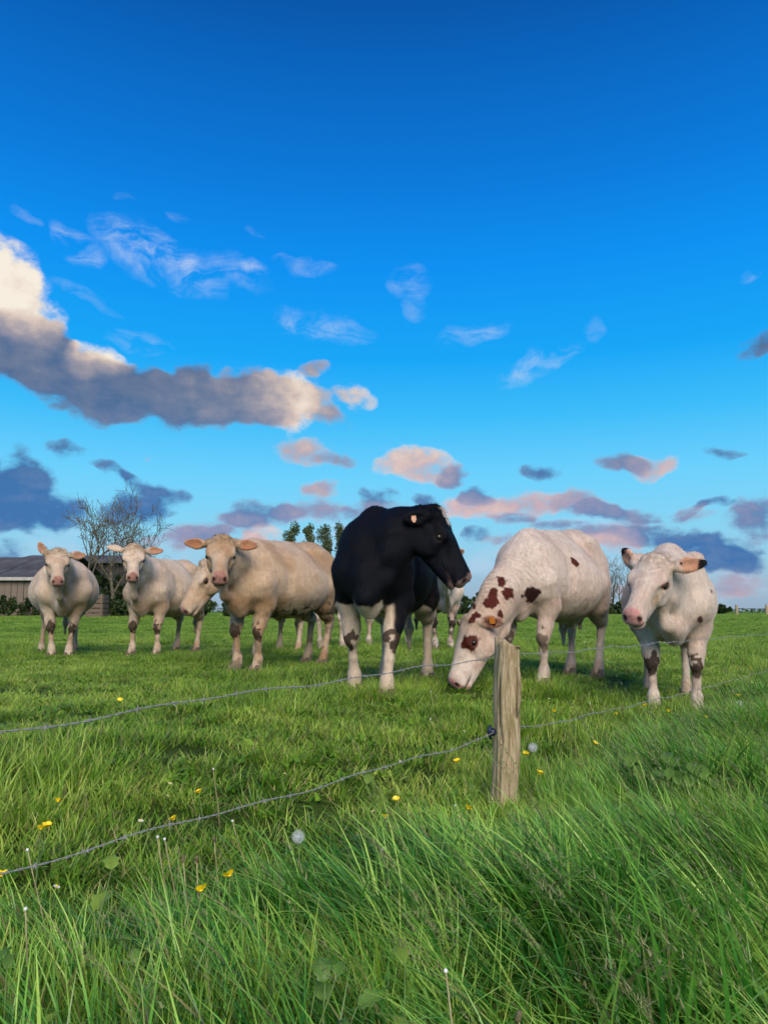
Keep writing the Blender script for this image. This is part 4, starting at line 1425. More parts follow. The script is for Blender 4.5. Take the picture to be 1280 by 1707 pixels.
def bare_tree(u, base_v, D0, top_v, label, seed, spread=0.35, leafy=0.4, stems=1, lev_max=5):
    r_ = random.Random(seed)
    p = P(u, base_v, D0); z = gz(p[0], p[1])
    H_ = P(u, top_v, D0)[2] - z
    root = empty('bare_tree', (p[0], p[1], z))
    tag(root, label, 'tree', 'leafless trees by the farm')
    mb = MB(); twig = MB(); tips = []

    def grow(pos, d, L, rad, lev):
        n = 4 if lev < 3 else 3
        pts, rads = [pos], [rad]
        for i in range(n):
            d = unit(d + np.array([r_.gauss(0, .10), r_.gauss(0, .10), r_.gauss(0.03, .06)]))
            pos = pos + d * L / n
            pts.append(pos); rads.append(rad * (1 - 0.42 * (i + 1) / n))
        rads = [max(q, 0.010) for q in rads]
        (mb if lev < 3 else twig).tube(pts, rads, 7 if lev < 2 else 4 if lev < 4 else 3, cap=False)
        if lev >= lev_max:
            tips.append(pos)
            tips.append(pts[-2])
            return
        kids = 4 if lev == 0 else r_.choice((2, 3, 3)) if lev < 4 else 3
        for k in range(kids):
            j = r_.randint(max(1, n - 2), n)
            ang = r_.uniform(0, 2 * math.pi)
            side = unit(np.cross(d, np.array([math.cos(ang), math.sin(ang), 0.3])))
            nd = unit(d * r_.uniform(0.75, 1.0) + side * r_.uniform(0.35, 0.75) * (1 + spread) + np.array([0, 0, 0.12]))
            grow(pts[j], nd, L * r_.uniform(0.62, 0.82), rads[j] * r_.uniform(0.55, 0.75), lev + 1)
    for sidx in range(stems):
        grow(np.array([sidx * 0.5 - 0.25 * (stems - 1), sidx * 0.3, -0.1]), unit(np.array([r_.uniform(-.15, .15) + (sidx - (stems - 1) / 2) * 0.25, r_.uniform(-.1, .1), 1])), H_ * 0.33, 0.13 * H_ / 7, 0)
    zmax = max(t[2] for t in tips)
    k = H_ / zmax * 1.1
    for m_ in (mb, twig):
        m_.v = [q * np.array([k * 0.86, k * 0.86, k]) for q in m_.v]
    tips = [t * np.array([k * 0.86, k * 0.86, k]) for t in tips]
    mb.build('trunk', M_BARK, root, True)
    twig.build('crown', M_BARK, root, True)
    if leafy:
        c = np.array([t + np.array([r_.gauss(0, .12), r_.gauss(0, .12), r_.gauss(0, .12)]) for t in tips for _ in range(2) if r_.random() < leafy * 0.6])
        if len(c):
            me = leaves_mesh(c, 0.04, seed)
            me.materials.append(M_SPRING)
            link(bpy.data.objects.new('foliage', me), root)


def shrub(u, base_v, D0, wpx, top_v, label, seed, mat, n=2600, size=0.075, name='shrub', cat='shrub', group='hedge shrubs along the field edge', depth=None, conic=0.0):
    r_ = np.random.default_rng(seed)
    p = P(u, base_v, D0); z = gz(p[0], p[1])
    H_ = P(u, top_v, D0)[2] - z
    Wd = wpx / FPX * D0
    root = empty(name, (p[0], p[1], z))
    tag(root, label, cat, group)
    # clumped points
    nb = 26
    cb = np.stack([r_.uniform(-1, 1, nb) * Wd / 2 * 0.8, r_.uniform(-1, 1, nb) * (depth or Wd * 0.35), r_.uniform(0.15, 0.85, nb) * H_], 1)
    if conic:
        cb[:, 2] = np.linspace(0.12, 0.95, nb) * H_
        cb[:, 0] *= (1 - conic * cb[:, 2] / H_); cb[:, 1] *= (1 - conic * cb[:, 2] / H_)
    else:
        cb[:, 2] *= (1 - 0.45 * (np.abs(cb[:, 0]) / (Wd / 2)) ** 2) * r_.uniform(0.75, 1.08, nb)
    rad = r_.uniform(0.10, 0.22, nb) * min(H_, Wd) * (2.2 if conic else 1.0)
    k = r_.integers(0, nb, n)
    d = r_.normal(size=(n, 3)); d /= np.linalg.norm(d, axis=1)[:, None]
    pts = cb[k] + d * (rad[k] * r_.uniform(0.35, 1.1, n))[:, None] * np.array([1.0, 1.0, 1.25 if conic else 0.9])
    pts[:, 2] = np.maximum(pts[:, 2], 0.03)
    me = leaves_mesh(pts, size, seed)
    me.materials.append(mat)
    link(bpy.data.objects.new('crown', me), root)
    b = MB()
    for i in range(0, nb, 2):
        q = cb[i]
        b.tube([np.array([q[0] * 0.3, q[1] * 0.3, -0.1]), q * np.array([0.7, 0.7, 0.5]), q], [0.05 * H_ / 4 + 0.012, 0.03 * H_ / 4 + 0.008, 0.008], 5)
    b.build('trunk', M_BARK, root)


far_barn()
far_shed()
crate()
bare_tree(150, 1022, 47, 842, 'slim leafless tree beside the barn, a few yellow-green buds', 3, 0.35, 0.35)
bare_tree(196, 1022, 45, 826, 'tallest spreading leafless tree above the second cow', 11, 0.45, 0.4, stems=2)
bare_tree(250, 1022, 50, 862, 'low leafless tree with budding twigs leaning towards the tan cow', 5, 0.5, 0.8)
bare_tree(1022, 1016, 75, 928, 'thin leafless tree between the grazing cow and the fence cow', 21, 0.2, 0.0, stems=3, lev_max=4)
bare_tree(1003, 1016, 80, 940, 'small leafless tree half hidden by the grazing cow\'s rump', 22, 0.2, 0.0, stems=2, lev_max=4)
hedge = [(10, 70, 990, 'dark clipped shrub at the foot of the barn wall by the picture edge'), (62, 60, 993, 'dark shrub at the foot of the barn wall, behind the first cow'), (182, 46, 985, 'dark shrub under the tall leafless tree'),
         (215, 40, 990, 'dark shrub just behind the second cow\'s shoulder'), (270, 60, 985, 'dark shrub showing above the second cow\'s back'), (335, 60, 984, 'dark shrub showing below the lowered head'), (395, 50, 992, 'dark shrub behind the tan cow\'s forelegs')]
for i, (u, w_, tv, lb) in enumerate([(168, 34, 938, 'tall dark ivy-clad shrub beside the crate'), (192, 36, 945, 'tall dark ivy-clad shrub touching the second cow\'s ear'), (205, 26, 955, 'dark shrub half behind the second cow\'s head')]):
    shrub(u, 1024, 46 + i, w_, tv, lb, 30 + i, M_HEDGE, 3600, 0.07)
for i, (u, w_, tv, lb) in enumerate(hedge):
    shrub(u, 1024, 42 + i % 3, w_, tv, lb, 40 + i, M_HEDGE, 2600, 0.07)
pop = [(484, 873, 26, 'first poplar, the broad twin-topped one above the tan cow\'s back'), (511, 873, 18, 'slim poplar second from the tan cow\'s withers'), (542, 876, 24, 'poplar third in the row, above the tan cow\'s rump'), (568, 872, 18, 'poplar touching the black cow\'s back')]
for i, (u, tv, w_, lb) in enumerate(pop):
    shrub(u, 1012, 150, w_, tv, lb, 60 + i, M_POPLAR, 5200, 0.20, 'poplar_tree', 'tree', 'poplars on the skyline', depth=1.0, conic=0.35)
far = [(770, 46, 990, 55, 'round green bush behind the black cow\'s muzzle'), (802, 40, 986, 57, 'round green bush left of the grazing cow\'s neck'), (528, 60, 905, 140, 'low bushy tree between the poplars'),
       (1008, 40, 1000, 70, 'dark bush beneath the thin leafless trees'), (1036, 34, 1003, 70, 'dark bush touching the fence cow\'s flank'), (1204, 26, 1007, 90, 'small round bush right of the fence cow')]
for i, (u, w_, tv, D0, lb) in enumerate(far):
    shrub(u, 1019, D0, w_, tv, lb, 80 + i, M_HEDGE, 2000, 0.0016 * D0 + 0.02)
# low hedge line on the skyline, and two posts of a far fence
rr = np.random.default_rng(5)
npt = 9000
xx = rr.uniform(-140, 140, npt); yy = 165 + rr.normal(0, 1.0, npt)
hh = (0.7 + 0.5 * vnoise(np.stack([xx, yy * 0, yy * 0], 1), 9.0)) * rr.uniform(0, 1, npt) ** 0.7
me = leaves_mesh(np.stack([xx, yy, ground_z(xx, yy) + hh], 1), 0.22, 9)
me.materials.append(M_HEDGE)
tag(link(bpy.data.objects.new('hedgerow_foliage', me)), 'low dark hedgerow along the far edge of the pasture', 'hedge', kind='stuff')
for u, lb in ((1227, 'tiny far post on the skyline beside the round bush'), (1277, 'tiny far post on the skyline at the picture edge')):
    p = P(u, 1018, 62.0); z = gz(p[0], p[1])
    root = empty('far_post', (p[0], p[1], z)); tag(root, lb, 'fence post', 'posts of a far fence')
    b = MB(); b.tube([(0, 0, -0.1), (0.01, 0, 0.4), (0.0, 0, P(u, 1008, 62.0)[2] - z)], [0.12, 0.11, 0.10], 8); b.build('wooden_shaft', M_POST, root)

# ------------------------------------------------------------------ grass
def grass_mat(name, stops, trans=0.38, rough=0.42, patch=(0.8, 1.2), dead=(0.34, 0.27, 0.13), root=(0.5, 0.5, 0.4)):
    m = bpy.data.materials.new(name)
    m.use_nodes = True
    t = m.node_tree
    T = NT(t)
    b = t.nodes['Principled BSDF']
    out = t.nodes['Material Output']
    at = T.n('ShaderNodeAttribute', attribute_name='blade')
    sp = T.n('ShaderNodeSeparateColor', ins={0: at.outputs['Color']})
    oi = T.n('ShaderNodeObjectInfo')
    ge = T.n('ShaderNodeNewGeometry')
    big = T.noise(ge.outputs['Position'], 2.2, 4.0, 0.65)
    f = T.math('ADD', T.math('MULTIPLY', sp.outputs[0], 0.78), T.math('ADD', T.math('MULTIPLY', oi.outputs['Random'], 0.26), T.math('ADD', T.mrange(big, 0.3, 0.7, -0.20, 0.34), T.mrange(T.noise(ge.outputs['Position'], 0.45, 3.0, 0.6), 0.35, 0.65, -0.16, 0.14))), clamp=True)
    c = T.ramp(f, stops)
    # straw-coloured blades, and a lighter colour blended in towards the tip
    c = T.mixc(sp.outputs[2], c, dead + (1,))
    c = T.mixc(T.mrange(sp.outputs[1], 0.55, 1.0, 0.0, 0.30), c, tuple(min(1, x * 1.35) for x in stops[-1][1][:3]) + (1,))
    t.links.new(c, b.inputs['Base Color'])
    b.inputs['Roughness'].default_value = rough
    b.inputs['Specular IOR Level'].default_value = 0.45
    tr = T.n('ShaderNodeBsdfTranslucent', ins={0: c})
    mx = T.n('ShaderNodeMixShader', ins={0: trans, 1: b.outputs[0], 2: tr.outputs[0]})
    t.links.new(mx.outputs[0], out.inputs[0])
    return m


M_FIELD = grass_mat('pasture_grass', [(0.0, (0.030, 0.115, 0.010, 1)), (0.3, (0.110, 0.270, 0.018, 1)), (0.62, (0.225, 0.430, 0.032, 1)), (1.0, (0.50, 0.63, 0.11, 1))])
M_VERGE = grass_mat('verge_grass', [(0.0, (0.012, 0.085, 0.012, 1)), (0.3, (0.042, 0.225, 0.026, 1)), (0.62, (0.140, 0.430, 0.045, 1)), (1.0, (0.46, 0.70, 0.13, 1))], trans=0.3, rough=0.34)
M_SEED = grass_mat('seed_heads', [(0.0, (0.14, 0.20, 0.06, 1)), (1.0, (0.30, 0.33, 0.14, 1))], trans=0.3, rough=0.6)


def blades(specs, nseg, name, mat):
    """specs: base(3), length, width, heading, start tilt, end tilt, tint, dead"""
    n = len(specs)
    base = np.array([s[0] for s in specs]); L = np.array([s[1] for s in specs]); w = np.array([s[2] for s in specs])
    hd = np.array([s[3] for s in specs]); t0 = np.array([s[4] for s in specs]); t1 = np.array([s[5] for s in specs])
    dirx = np.stack([np.cos(hd), np.sin(hd), 0 * hd], 1)
    tw = rng.uniform(-0.9, 0.9, n)
    sx = np.stack([-np.sin(hd + tw), np.cos(hd + tw), 0 * hd], 1)
    rows = []
    p = base.copy()
    prof = [1.0 - 0.25 * (i / nseg) - 0.75 * (i / nseg) ** 3 for i in range(nseg + 1)]
    for i in range(nseg + 1):
        wi = (w * max(prof[i], 0.04) * 0.5)[:, None]
        rows.append(p - sx * wi); rows.append(p + sx * wi)
        tt = (t0 + (t1 - t0) * (i + 0.5) / nseg)
        p = p + (dirx * np.sin(tt)[:, None] + np.array([0, 0, 1.0])[None] * np.cos(tt)[:, None]) * (L / nseg)[:, None]
    v = np.stack(rows, 1).reshape(-1, 3)
    k = 2 * (nseg + 1)
    q = []
    for i in range(nseg):
        a = np.arange(n) * k + 2 * i
        q.append(np.stack([a, a + 1, a + 3, a + 2], 1))
    me = big_mesh(name, v, np.concatenate(q))
    colr = np.zeros((n, k, 4), np.float32)
    colr[:, :, 0] = np.array([s[6] for s in specs])[:, None]
    colr[:, :, 1] = np.repeat(np.arange(nseg + 1) / nseg, 2)[None]
    colr[:, :, 2] = np.array([s[7] for s in specs])[:, None]
    colr[:, :, 3] = 1
    at = me.attributes.new('blade', 'FLOAT_COLOR', 'POINT')
    at.data.foreach_set('color', colr.ravel())
    shade_smooth(me)
    me.materials.append(mat)
    return me


def tuft_field(seed, tall=1.0, n=40, rad=0.085, wid=0.0048):
    r_ = np.random.default_rng(seed)
    sp = []
    for i in range(n):
        a, rr_ = r_.uniform(0, 2 * math.pi), rad * math.sqrt(r_.uniform())
        h_ = r_.uniform(0.05, 0.115) * tall
        dead = 0.85 if r_.random() < 0.12 else 0.0
        sp.append(((math.cos(a) * rr_, math.sin(a) * rr_, -0.012), h_, wid * r_.uniform(0.7, 1.3), a + r_.normal(0, 0.9), r_.uniform(0.05, 0.45), r_.uniform(0.5, 1.5), r_.uniform(), dead))
    return blades(sp, 3, 'field_tuft', M_FIELD)


def tuft_verge(seed, n=26, rad=0.11, lmin=0.24, lmax=0.46):
    r_ = np.random.default_rng(seed)
    sp = []
    lean = r_.uniform(0.75, 1.25)
    for i in range(n):
        a, rr_ = r_.uniform(0, 2 * math.pi), rad * math.sqrt(r_.uniform())
        L = r_.uniform(lmin, lmax)
        dead = 0.8 if r_.random() < 0.06 else 0.0
        sp.append(((math.cos(a) * rr_, math.sin(a) * rr_, -0.02), L, (0.0040 + 0.0070 * r_.uniform() ** 1.6), math.pi + r_.normal(0, 0.6), r_.uniform(0.0, 0.5) * lean, r_.uniform(0.75, 1.7) * lean, r_.uniform() ** 1.3, dead))
    return blades(sp, 7, 'verge_tuft', M_VERGE)


def tuft_seed(seed, n=4):
    r_ = np.random.default_rng(seed)
    sp = []
    for i in range(n):
        a, rr_ = r_.uniform(0, 2 * math.pi), 0.08 * math.sqrt(r_.uniform())
        L = r_.uniform(0.36, 0.52)
        hd = math.pi + r_.normal(0, 0.35)
        t0, t1 = r_.uniform(0.15, 0.4), r_.uniform(0.6, 1.1)
        b0 = np.array([math.cos(a) * rr_, math.sin(a) * rr_, -0.02])
        sp.append((tuple(b0), L, 0.0022, hd, t0, t1, 0.2, 0.15))
        p = b0.copy()
        N = 30
        for k in range(N):
            tt = t0 + (t1 - t0) * (k + 0.5) / N
            d = np.array([math.cos(hd) * math.sin(tt), math.sin(hd) * math.sin(tt), math.cos(tt)])
            p = p + d * L / N
            if k > N * 0.72:
                for _ in range(3):
                    sp.append((tuple(p + r_.normal(0, 0.0015, 3)), r_.uniform(0.010, 0.022), r_.uniform(0.0022, 0.0036), hd + r_.normal(0, 1.2), tt + r_.normal(0, 0.5), tt + 0.2, r_.uniform(), r_.uniform(0, 0.35)))
    return blades(sp, 3, 'seed_stem', M_SEED)


def rosette(seed):
    """low broad-leaved weeds and clover among the grass"""
    r_ = np.random.default_rng(seed)
    sp = []
    for i in range(9):
        a = r_.uniform(0, 2 * math.pi)
        sp.append(((r_.normal(0, 0.03), r_.normal(0, 0.03), r_.uniform(0.0, 0.03)), r_.uniform(0.04, 0.075), r_.uniform(0.014, 0.026), a, r_.uniform(0.3, 0.7), r_.uniform(1.0, 1.7), r_.uniform(0.1, 0.7), 0.0))
    return blades(sp, 4, 'weed_rosette', M_FIELD)


def proto_collection(name, meshes):
    c = bpy.data.collections.new(name)
    for i, me in enumerate(meshes):
        o = bpy.data.objects.new('%s_%02d' % (me.name.split('.')[0], i), me)
        c.objects.link(o)
    return c


def scatter(name, coll, pts, rot, scl, idx, label, cat):
    me = bpy.data.meshes.new(name)
    n = len(pts)
    me.vertices.add(n)
    me.vertices.foreach_set('co', np.asarray(pts, np.float32).ravel())
    for nm, ty, arr in (('rot', 'FLOAT_VECTOR', rot), ('scl', 'FLOAT_VECTOR', scl)):
        a = me.attributes.new(nm, ty, 'POINT')
        a.data.foreach_set('vector', np.asarray(arr, np.float32).ravel())
    a = me.attributes.new('idx', 'INT', 'POINT')
    a.data.foreach_set('value', np.asarray(idx, np.int32))
    me.update()
    o = link(bpy.data.objects.new(name, me))
    ng = bpy.data.node_groups.new(name + '_nodes', 'GeometryNodeTree')
    ng.interface.new_socket('Geometry', in_out='INPUT', socket_type='NodeSocketGeometry')
    ng.interface.new_socket('Geometry', in_out='OUTPUT', socket_type='NodeSocketGeometry')
    T = NT(ng)
    gi = T.n('NodeGroupInput'); go = T.n('NodeGroupOutput')
    ci = T.n('GeometryNodeCollectionInfo')
    ci.inputs['Collection'].default_value = coll
    ci.inputs['Separate Children'].default_value = True
    ci.inputs['Reset Children'].default_value = True
    ip = T.n('GeometryNodeInstanceOnPoints')
    ip.inputs['Pick Instance'].default_value = True

    def named(nm, ty):
        nd = T.n('GeometryNodeInputNamedAttribute', data_type=ty)
        nd.inputs['Name'].default_value = nm
        return nd.outputs['Attribute']
    lk = ng.links.new
    lk(gi.outputs[0], ip.inputs['Points'])
    lk(ci.outputs[0], ip.inputs['Instance'])
    lk(named('idx', 'INT'), ip.inputs['Instance Index'])
    er = T.n('FunctionNodeEulerToRotation')
    lk(named('rot', 'FLOAT_VECTOR'), er.inputs[0])
    lk(er.outputs[0], ip.inputs['Rotation'])
    lk(named('scl', 'FLOAT_VECTOR'), ip.inputs['Scale'])
    lk(ip.outputs[0], go.inputs[0])
    md = o.modifiers.new('scatter', 'NODES')
    md.node_group = ng
    tag(o, label, cat, kind='stuff')
    return o


FIELD = [tuft_field(100 + i) for i in range(9)] + [tuft_field(120 + i, 1.7, 36, 0.07, 0.0052) for i in range(4)] + [rosette(140 + i) for i in range(3)]
FIELD_FAR = [tuft_field(160 + i, 1.0, 60, 0.16, 0.0075) for i in range(6)]
VERGE = [tuft_verge(200 + i) for i in range(10)]
SEEDS = [tuft_seed(230 + i) for i in range(5)]


def polar_points(d0, d1, dens, half):
    area = half * (d1 * d1 - d0 * d0)
    n = int(area * dens)
    d = np.sqrt(rng.uniform(d0 * d0, d1 * d1, n))
    a = rng.uniform(-half, half, n)
    return d * np.sin(a), d * np.cos(a)


# short pasture
X, Y, K = [], [], []
for d0, d1, dens, half in ((0.9, 3.0, 170, 0.95), (3.0, 6.0, 210, 0.72), (6.0, 10.0, 150, 0.62), (10.0, 17.0, 85, 0.6)):
    x, y = polar_points(d0, d1, dens, half)
    X.append(x); Y.append(y)
X = np.concatenate(X); Y = np.concatenate(Y)
s_ = sdist(X, Y)
pn = vnoise(np.stack([X, Y, 0 * X], 1), 0.7)
p3 = vnoise(np.stack([X, Y, 0 * X + 7], 1), 0.28)
# worn, thin spots in the grazed sward
keep = ~((p3 < 0.32) & (s_ > 0.2) & (rng.uniform(0, 1, len(X)) < 0.82) & (np.hypot(X, Y) < 9)) & (np.hypot(X, Y) > 0.8)
X, Y, s_, pn, p3 = X[keep], Y[keep], s_[keep], pn[keep], p3[keep]
n = len(X)
pick = rng.integers(0, 9, n)
tallm = rng.uniform(0, 1, n) < sstep(0.55, 0.8, pn) * 0.55
pick = np.where(tallm, 9 + rng.integers(0, 4, n), pick)
weed = rng.uniform(0, 1, n) < 0.13
pick = np.where(weed, 13 + rng.integers(0, 3, n), pick)
hgt = (0.42 + 0.75 * pn) * rng.uniform(0.8, 1.25, n) * (0.85 + 0.5 * sstep(1.6, 0.2, s_))
scl = np.stack([np.ones(n), np.ones(n), hgt], 1) * (1.0 + 0.02 * np.maximum(np.hypot(X, Y) - 8, 0))[:, None]
rot = np.stack([rng.normal(0, 0.08, n), rng.normal(0, 0.08, n), rng.uniform(0, 6.28, n)], 1)
scatter('meadow_grass', proto_collection('field_tufts', FIELD), np.stack([X, Y, ground_z(X, Y)], 1), rot, scl, pick, 'short grazed pasture grass under the cows', 'grass')

X, Y = [], []
for d0, d1, dens, half in ((15.0, 28.0, 34, 0.58), (28.0, 60.0, 11, 0.56)):
    x, y = polar_points(d0, d1, dens, half)
    X.append(x); Y.append(y)
X = np.concatenate(X); Y = np.concatenate(Y); n = len(X)
k_ = 0.9 + 0.025 * (np.hypot(X, Y) - 15)
hgt = rng.uniform(0.6, 1.1, n)
scatter('far_meadow_grass', proto_collection('far_tufts', FIELD_FAR), np.stack([X, Y, ground_z(X, Y)], 1), np.stack([0 * X, 0 * X, rng.uniform(0, 6.28, n)], 1),
        np.stack([k_, k_, k_ * hgt * 0.7], 1), rng.integers(0, 6, n), 'grass stretching away to the hedge behind the cows', 'grass')

# long verge grass on the near side of the fence, combed over to the left by the wind
x, y = polar_points(0.75, 11.0, 130, 0.75)
s_ = sdist(x, y)
pn = vnoise(np.stack([x, y, 0 * x + 3], 1), 0.5)
lim = 0.10 + (pn - 0.5) * 0.5 + 0.25 * sstep(0.2, -1.5, x)
keep = (s_ < lim) & (np.hypot(x, y) > 0.85)
# thinner right around the foot of the post
dp = np.hypot(x - POST_XY[0] - 0.05, y - POST_XY[1] + 0.12)
keep &= ~((dp < 0.16) & (rng.uniform(0, 1, len(x)) < 0.9))
x, y, s_, pn = x[keep], y[keep], s_[keep], pn[keep]
n = len(x)
edge_h = 0.55 + 0.45 * sstep(0.35, -0.35, s_)
hgt = (0.50 + 0.62 * pn) * edge_h * rng.uniform(0.8, 1.2, n)
near = sstep(0.7, 1.25, np.hypot(x, y))
hgt = hgt * (0.55 + 0.45 * near)
hgt = hgt * (1 - 0.4 * np.exp(-((x - POST_XY[0]) ** 2 + (y - POST_XY[1] + 0.2) ** 2) / 0.09))
rot = np.stack([rng.normal(0, 0.1, n), rng.normal(0, 0.1, n), rng.normal(-0.1, 0.5, n) + (pn - 0.5) * 2.2], 1)
scatter('verge_grass', proto_collection('verge_tufts', VERGE), np.stack([x, y, ground_z(x, y)], 1), rot, np.stack([hgt, hgt, hgt], 1), rng.integers(0, len(VERGE), n),
        'long wind-combed verge grass in front of the fence', 'grass')
x, y = polar_points(0.9, 7.0, 26, 0.7)
s_ = sdist(x, y)
keep = (s_ < -0.05) & (rng.uniform(0, 1, len(x)) < 0.35 + 0.65 * sstep(-0.3, 0.8, x)) & (np.hypot(x - POST_XY[0], y - POST_XY[1]) > 0.4)
x, y = x[keep], y[keep]; n = len(x)
k_ = rng.uniform(0.7, 1.05, n) * (0.65 + 0.35 * sstep(0.8, 1.4, np.hypot(x, y)))
scatter('grass_seed_heads', proto_collection('seed_tufts', SEEDS), np.stack([x, y, ground_z(x, y)], 1), np.stack([0 * x, 0 * x, rng.normal(0, 0.4, n)], 1), np.stack([k_, k_, k_], 1),
        rng.integers(0, len(SEEDS), n), 'pale flowering grass stems standing in the long verge', 'grass')

# ------------------------------------------------------------------ flowers and broad-leaved plants
M_YELLOW = simple_mat('yellow_petal', (0.88, 0.66, 0.012), 0.35, 0.12, 60, 0.5)
M_STEM = simple_mat('flower_stem', (0.11, 0.19, 0.045), 0.6, 0.25, 40)
M_DRYSTEM = simple_mat('dry_stem', (0.34, 0.30, 0.16), 0.7, 0.25, 40)
M_WHITEP = simple_mat('white_petal', (0.78, 0.78, 0.76), 0.6, 0.06, 60)
M_PAPPUS = leaf_mat('dandelion_fluff', (0.86, 0.88, 0.90), (0.92, 0.93, 0.94), 0.4, 0.8)
M_BUDB = simple_mat('spent_bud', (0.14, 0.12, 0.06), 0.8, 0.3, 60)


def petal_cup(n, r, cup, w):
    b = MB()
    for k in range(n):
        a = 2 * math.pi * k / n
        d = np.array([math.cos(a), math.sin(a), 0]); t = np.array([-math.sin(a), math.cos(a), 0])
        i0 = len(b.v)
        for (rr_, ww, zz) in ((0.05, 0.25, 0.0), (0.45, 0.85, cup * 0.35), (0.8, 1.0, cup * 0.8), (1.0, 0.55, cup * 1.05)):
            c = d * r * rr_ + np.array([0, 0, zz])
            b.v.append(c - t * w * ww); b.v.append(c + t * w * ww)
        for j in range(3):
            b.f.append((i0 + 2 * j, i0 + 2 * j + 1, i0 + 2 * j + 3, i0 + 2 * j + 2))
    return b


def as_mesh(mb, name, mat, smooth=True):
    o = mb.build(name, mat, None, smooth)
    me = o.data
    bpy.data.objects.remove(o)
    return me


b = petal_cup(5, 0.0125, 0.009, 0.0072)
b.tube([(0, 0, -0.001), (0, 0, 0.004)], [0.005, 0.003], 8)
CUP = as_mesh(b, 'petals', M_YELLOW)
b = petal_cup(14, 0.009, 0.001, 0.0016)
DAISY = as_mesh(b, 'petals', M_WHITEP)
b = MB(); b.tube([(0, 0, 0), (0, 0, 0.0025), (0, 0, 0.0035)], [0.0035, 0.0032, 0.0012], 8)
DISC = as_mesh(b, 'disc', M_YELLOW)
b = MB(); b.tube([(0, 0, -0.012), (0, 0, -0.004), (0, 0, 0.004), (0, 0, 0.010)], [0.003, 0.0062, 0.0058, 0.004], 8)
BUD = as_mesh(b, 'bud', M_BUDB)
b = MB(); b.tube([(0, 0, -0.004), (0, 0, 0.0), (0, 0, 0.006), (0, 0, 0.009)], [0.003, 0.0062, 0.0055, 0.002], 8)
KNOB = as_mesh(b, 'seed_knob', M_WHITEP)


def clock_mesh():
    b = MB()
    n = 110
    for i in range(n):
        z = 1 - 2 * (i + 0.5) / n
        a = i * 2.399963
        d = np.array([math.sqrt(1 - z * z) * math.cos(a), math.sqrt(1 - z * z) * math.sin(a), z])
        t = unit(np.cross(d, [0.3, 0.5, 0.8])); u_ = np.cross(d, t)
        b.tube([d * 0.003, d * 0.0155], 0.00022, 3, False)
        for k in range(6):
            th = 2 * math.pi * (k + 0.37 * i) / 6
            e = t * math.cos(th) + u_ * math.sin(th)
            s0 = len(b.v)
            b.v += [d * 0.0155 - np.cross(d, e) * 0.00022, d * 0.0215 + e * 0.0050, d * 0.0155 + np.cross(d, e) * 0.00022]
            b.f.append((s0, s0 + 1, s0 + 2))
    b.tube([(0, 0, -0.004), (0, 0, 0), (0, 0, 0.004)], [0.002, 0.004, 0.002], 8)
    return as_mesh(b, 'seed_globe', M_PAPPUS, False)


CLOCK = clock_mesh()
_stems = {}


def stem_mesh(hq, mat, r0=0.0016):
    key = (round(hq, 2), mat.name)
    if key not in _stems:
        b = MB()
        b.tube([(0.03, 0.0, -0.02), (0.02, 0.0, hq * 0.4), (0.006, 0, hq * 0.8), (0, 0, hq)], [r0 * 1.3, r0 * 1.1, r0, r0 * 0.9], 5)
        me = as_mesh(b, 'stem', mat)
        _stems[key] = me
    return _stems[key]


def plant_flower(kind, u, v, hgt, label, group, scale=1.0, tilt=(0.15, -0.2)):
    p = G(u, v, hgt)
    z = gz(p[0], p[1])
    hq = p[2] - z
    nm = {'cup': 'buttercup', 'clock': 'dandelion_clock', 'daisy': 'daisy', 'bud': 'spent_dandelion', 'knob': 'spent_dandelion'}[kind]
    cat = {'cup': 'flower', 'clock': 'dandelion clock', 'daisy': 'flower', 'bud': 'seed stalk', 'knob': 'seed stalk'}[kind]
    root = empty(nm, (p[0], p[1], z), random.uniform(0, 6.28))
    tag(root, label, cat, group)
    if kind in ('knob', 'bud'):
        root.rotation_euler = (random.gauss(0, .12), random.gauss(-0.1, .14), 0)
    st = link(bpy.data.objects.new('stem', stem_mesh(hq, M_DRYSTEM if kind in ('knob', 'bud') else M_STEM, 0.0016 if kind != 'daisy' else 0.0009)), root)
    hm = {'cup': CUP, 'clock': CLOCK, 'daisy': DAISY, 'bud': BUD, 'knob': KNOB}[kind]
    h_ = link(bpy.data.objects.new({'cup': 'petals', 'clock': 'seed_globe', 'daisy': 'petals', 'bud': 'bud', 'knob': 'seed_knob'}[kind], hm), root)
    h_.location = (0, 0, hq + (0.018 if kind == 'clock' else 0.0))
    h_.scale = (scale,) * 3
    h_.rotation_euler = (random.uniform(-.5, .5), random.uniform(-.5, .5), random.uniform(0, 6))
    if kind == 'daisy':
        d_ = link(bpy.data.objects.new('disc', DISC), root)
        d_.location = (0, 0, hq + 0.001); d_.scale = (scale,) * 3; d_.rotation_euler = h_.rotation_euler
    return root


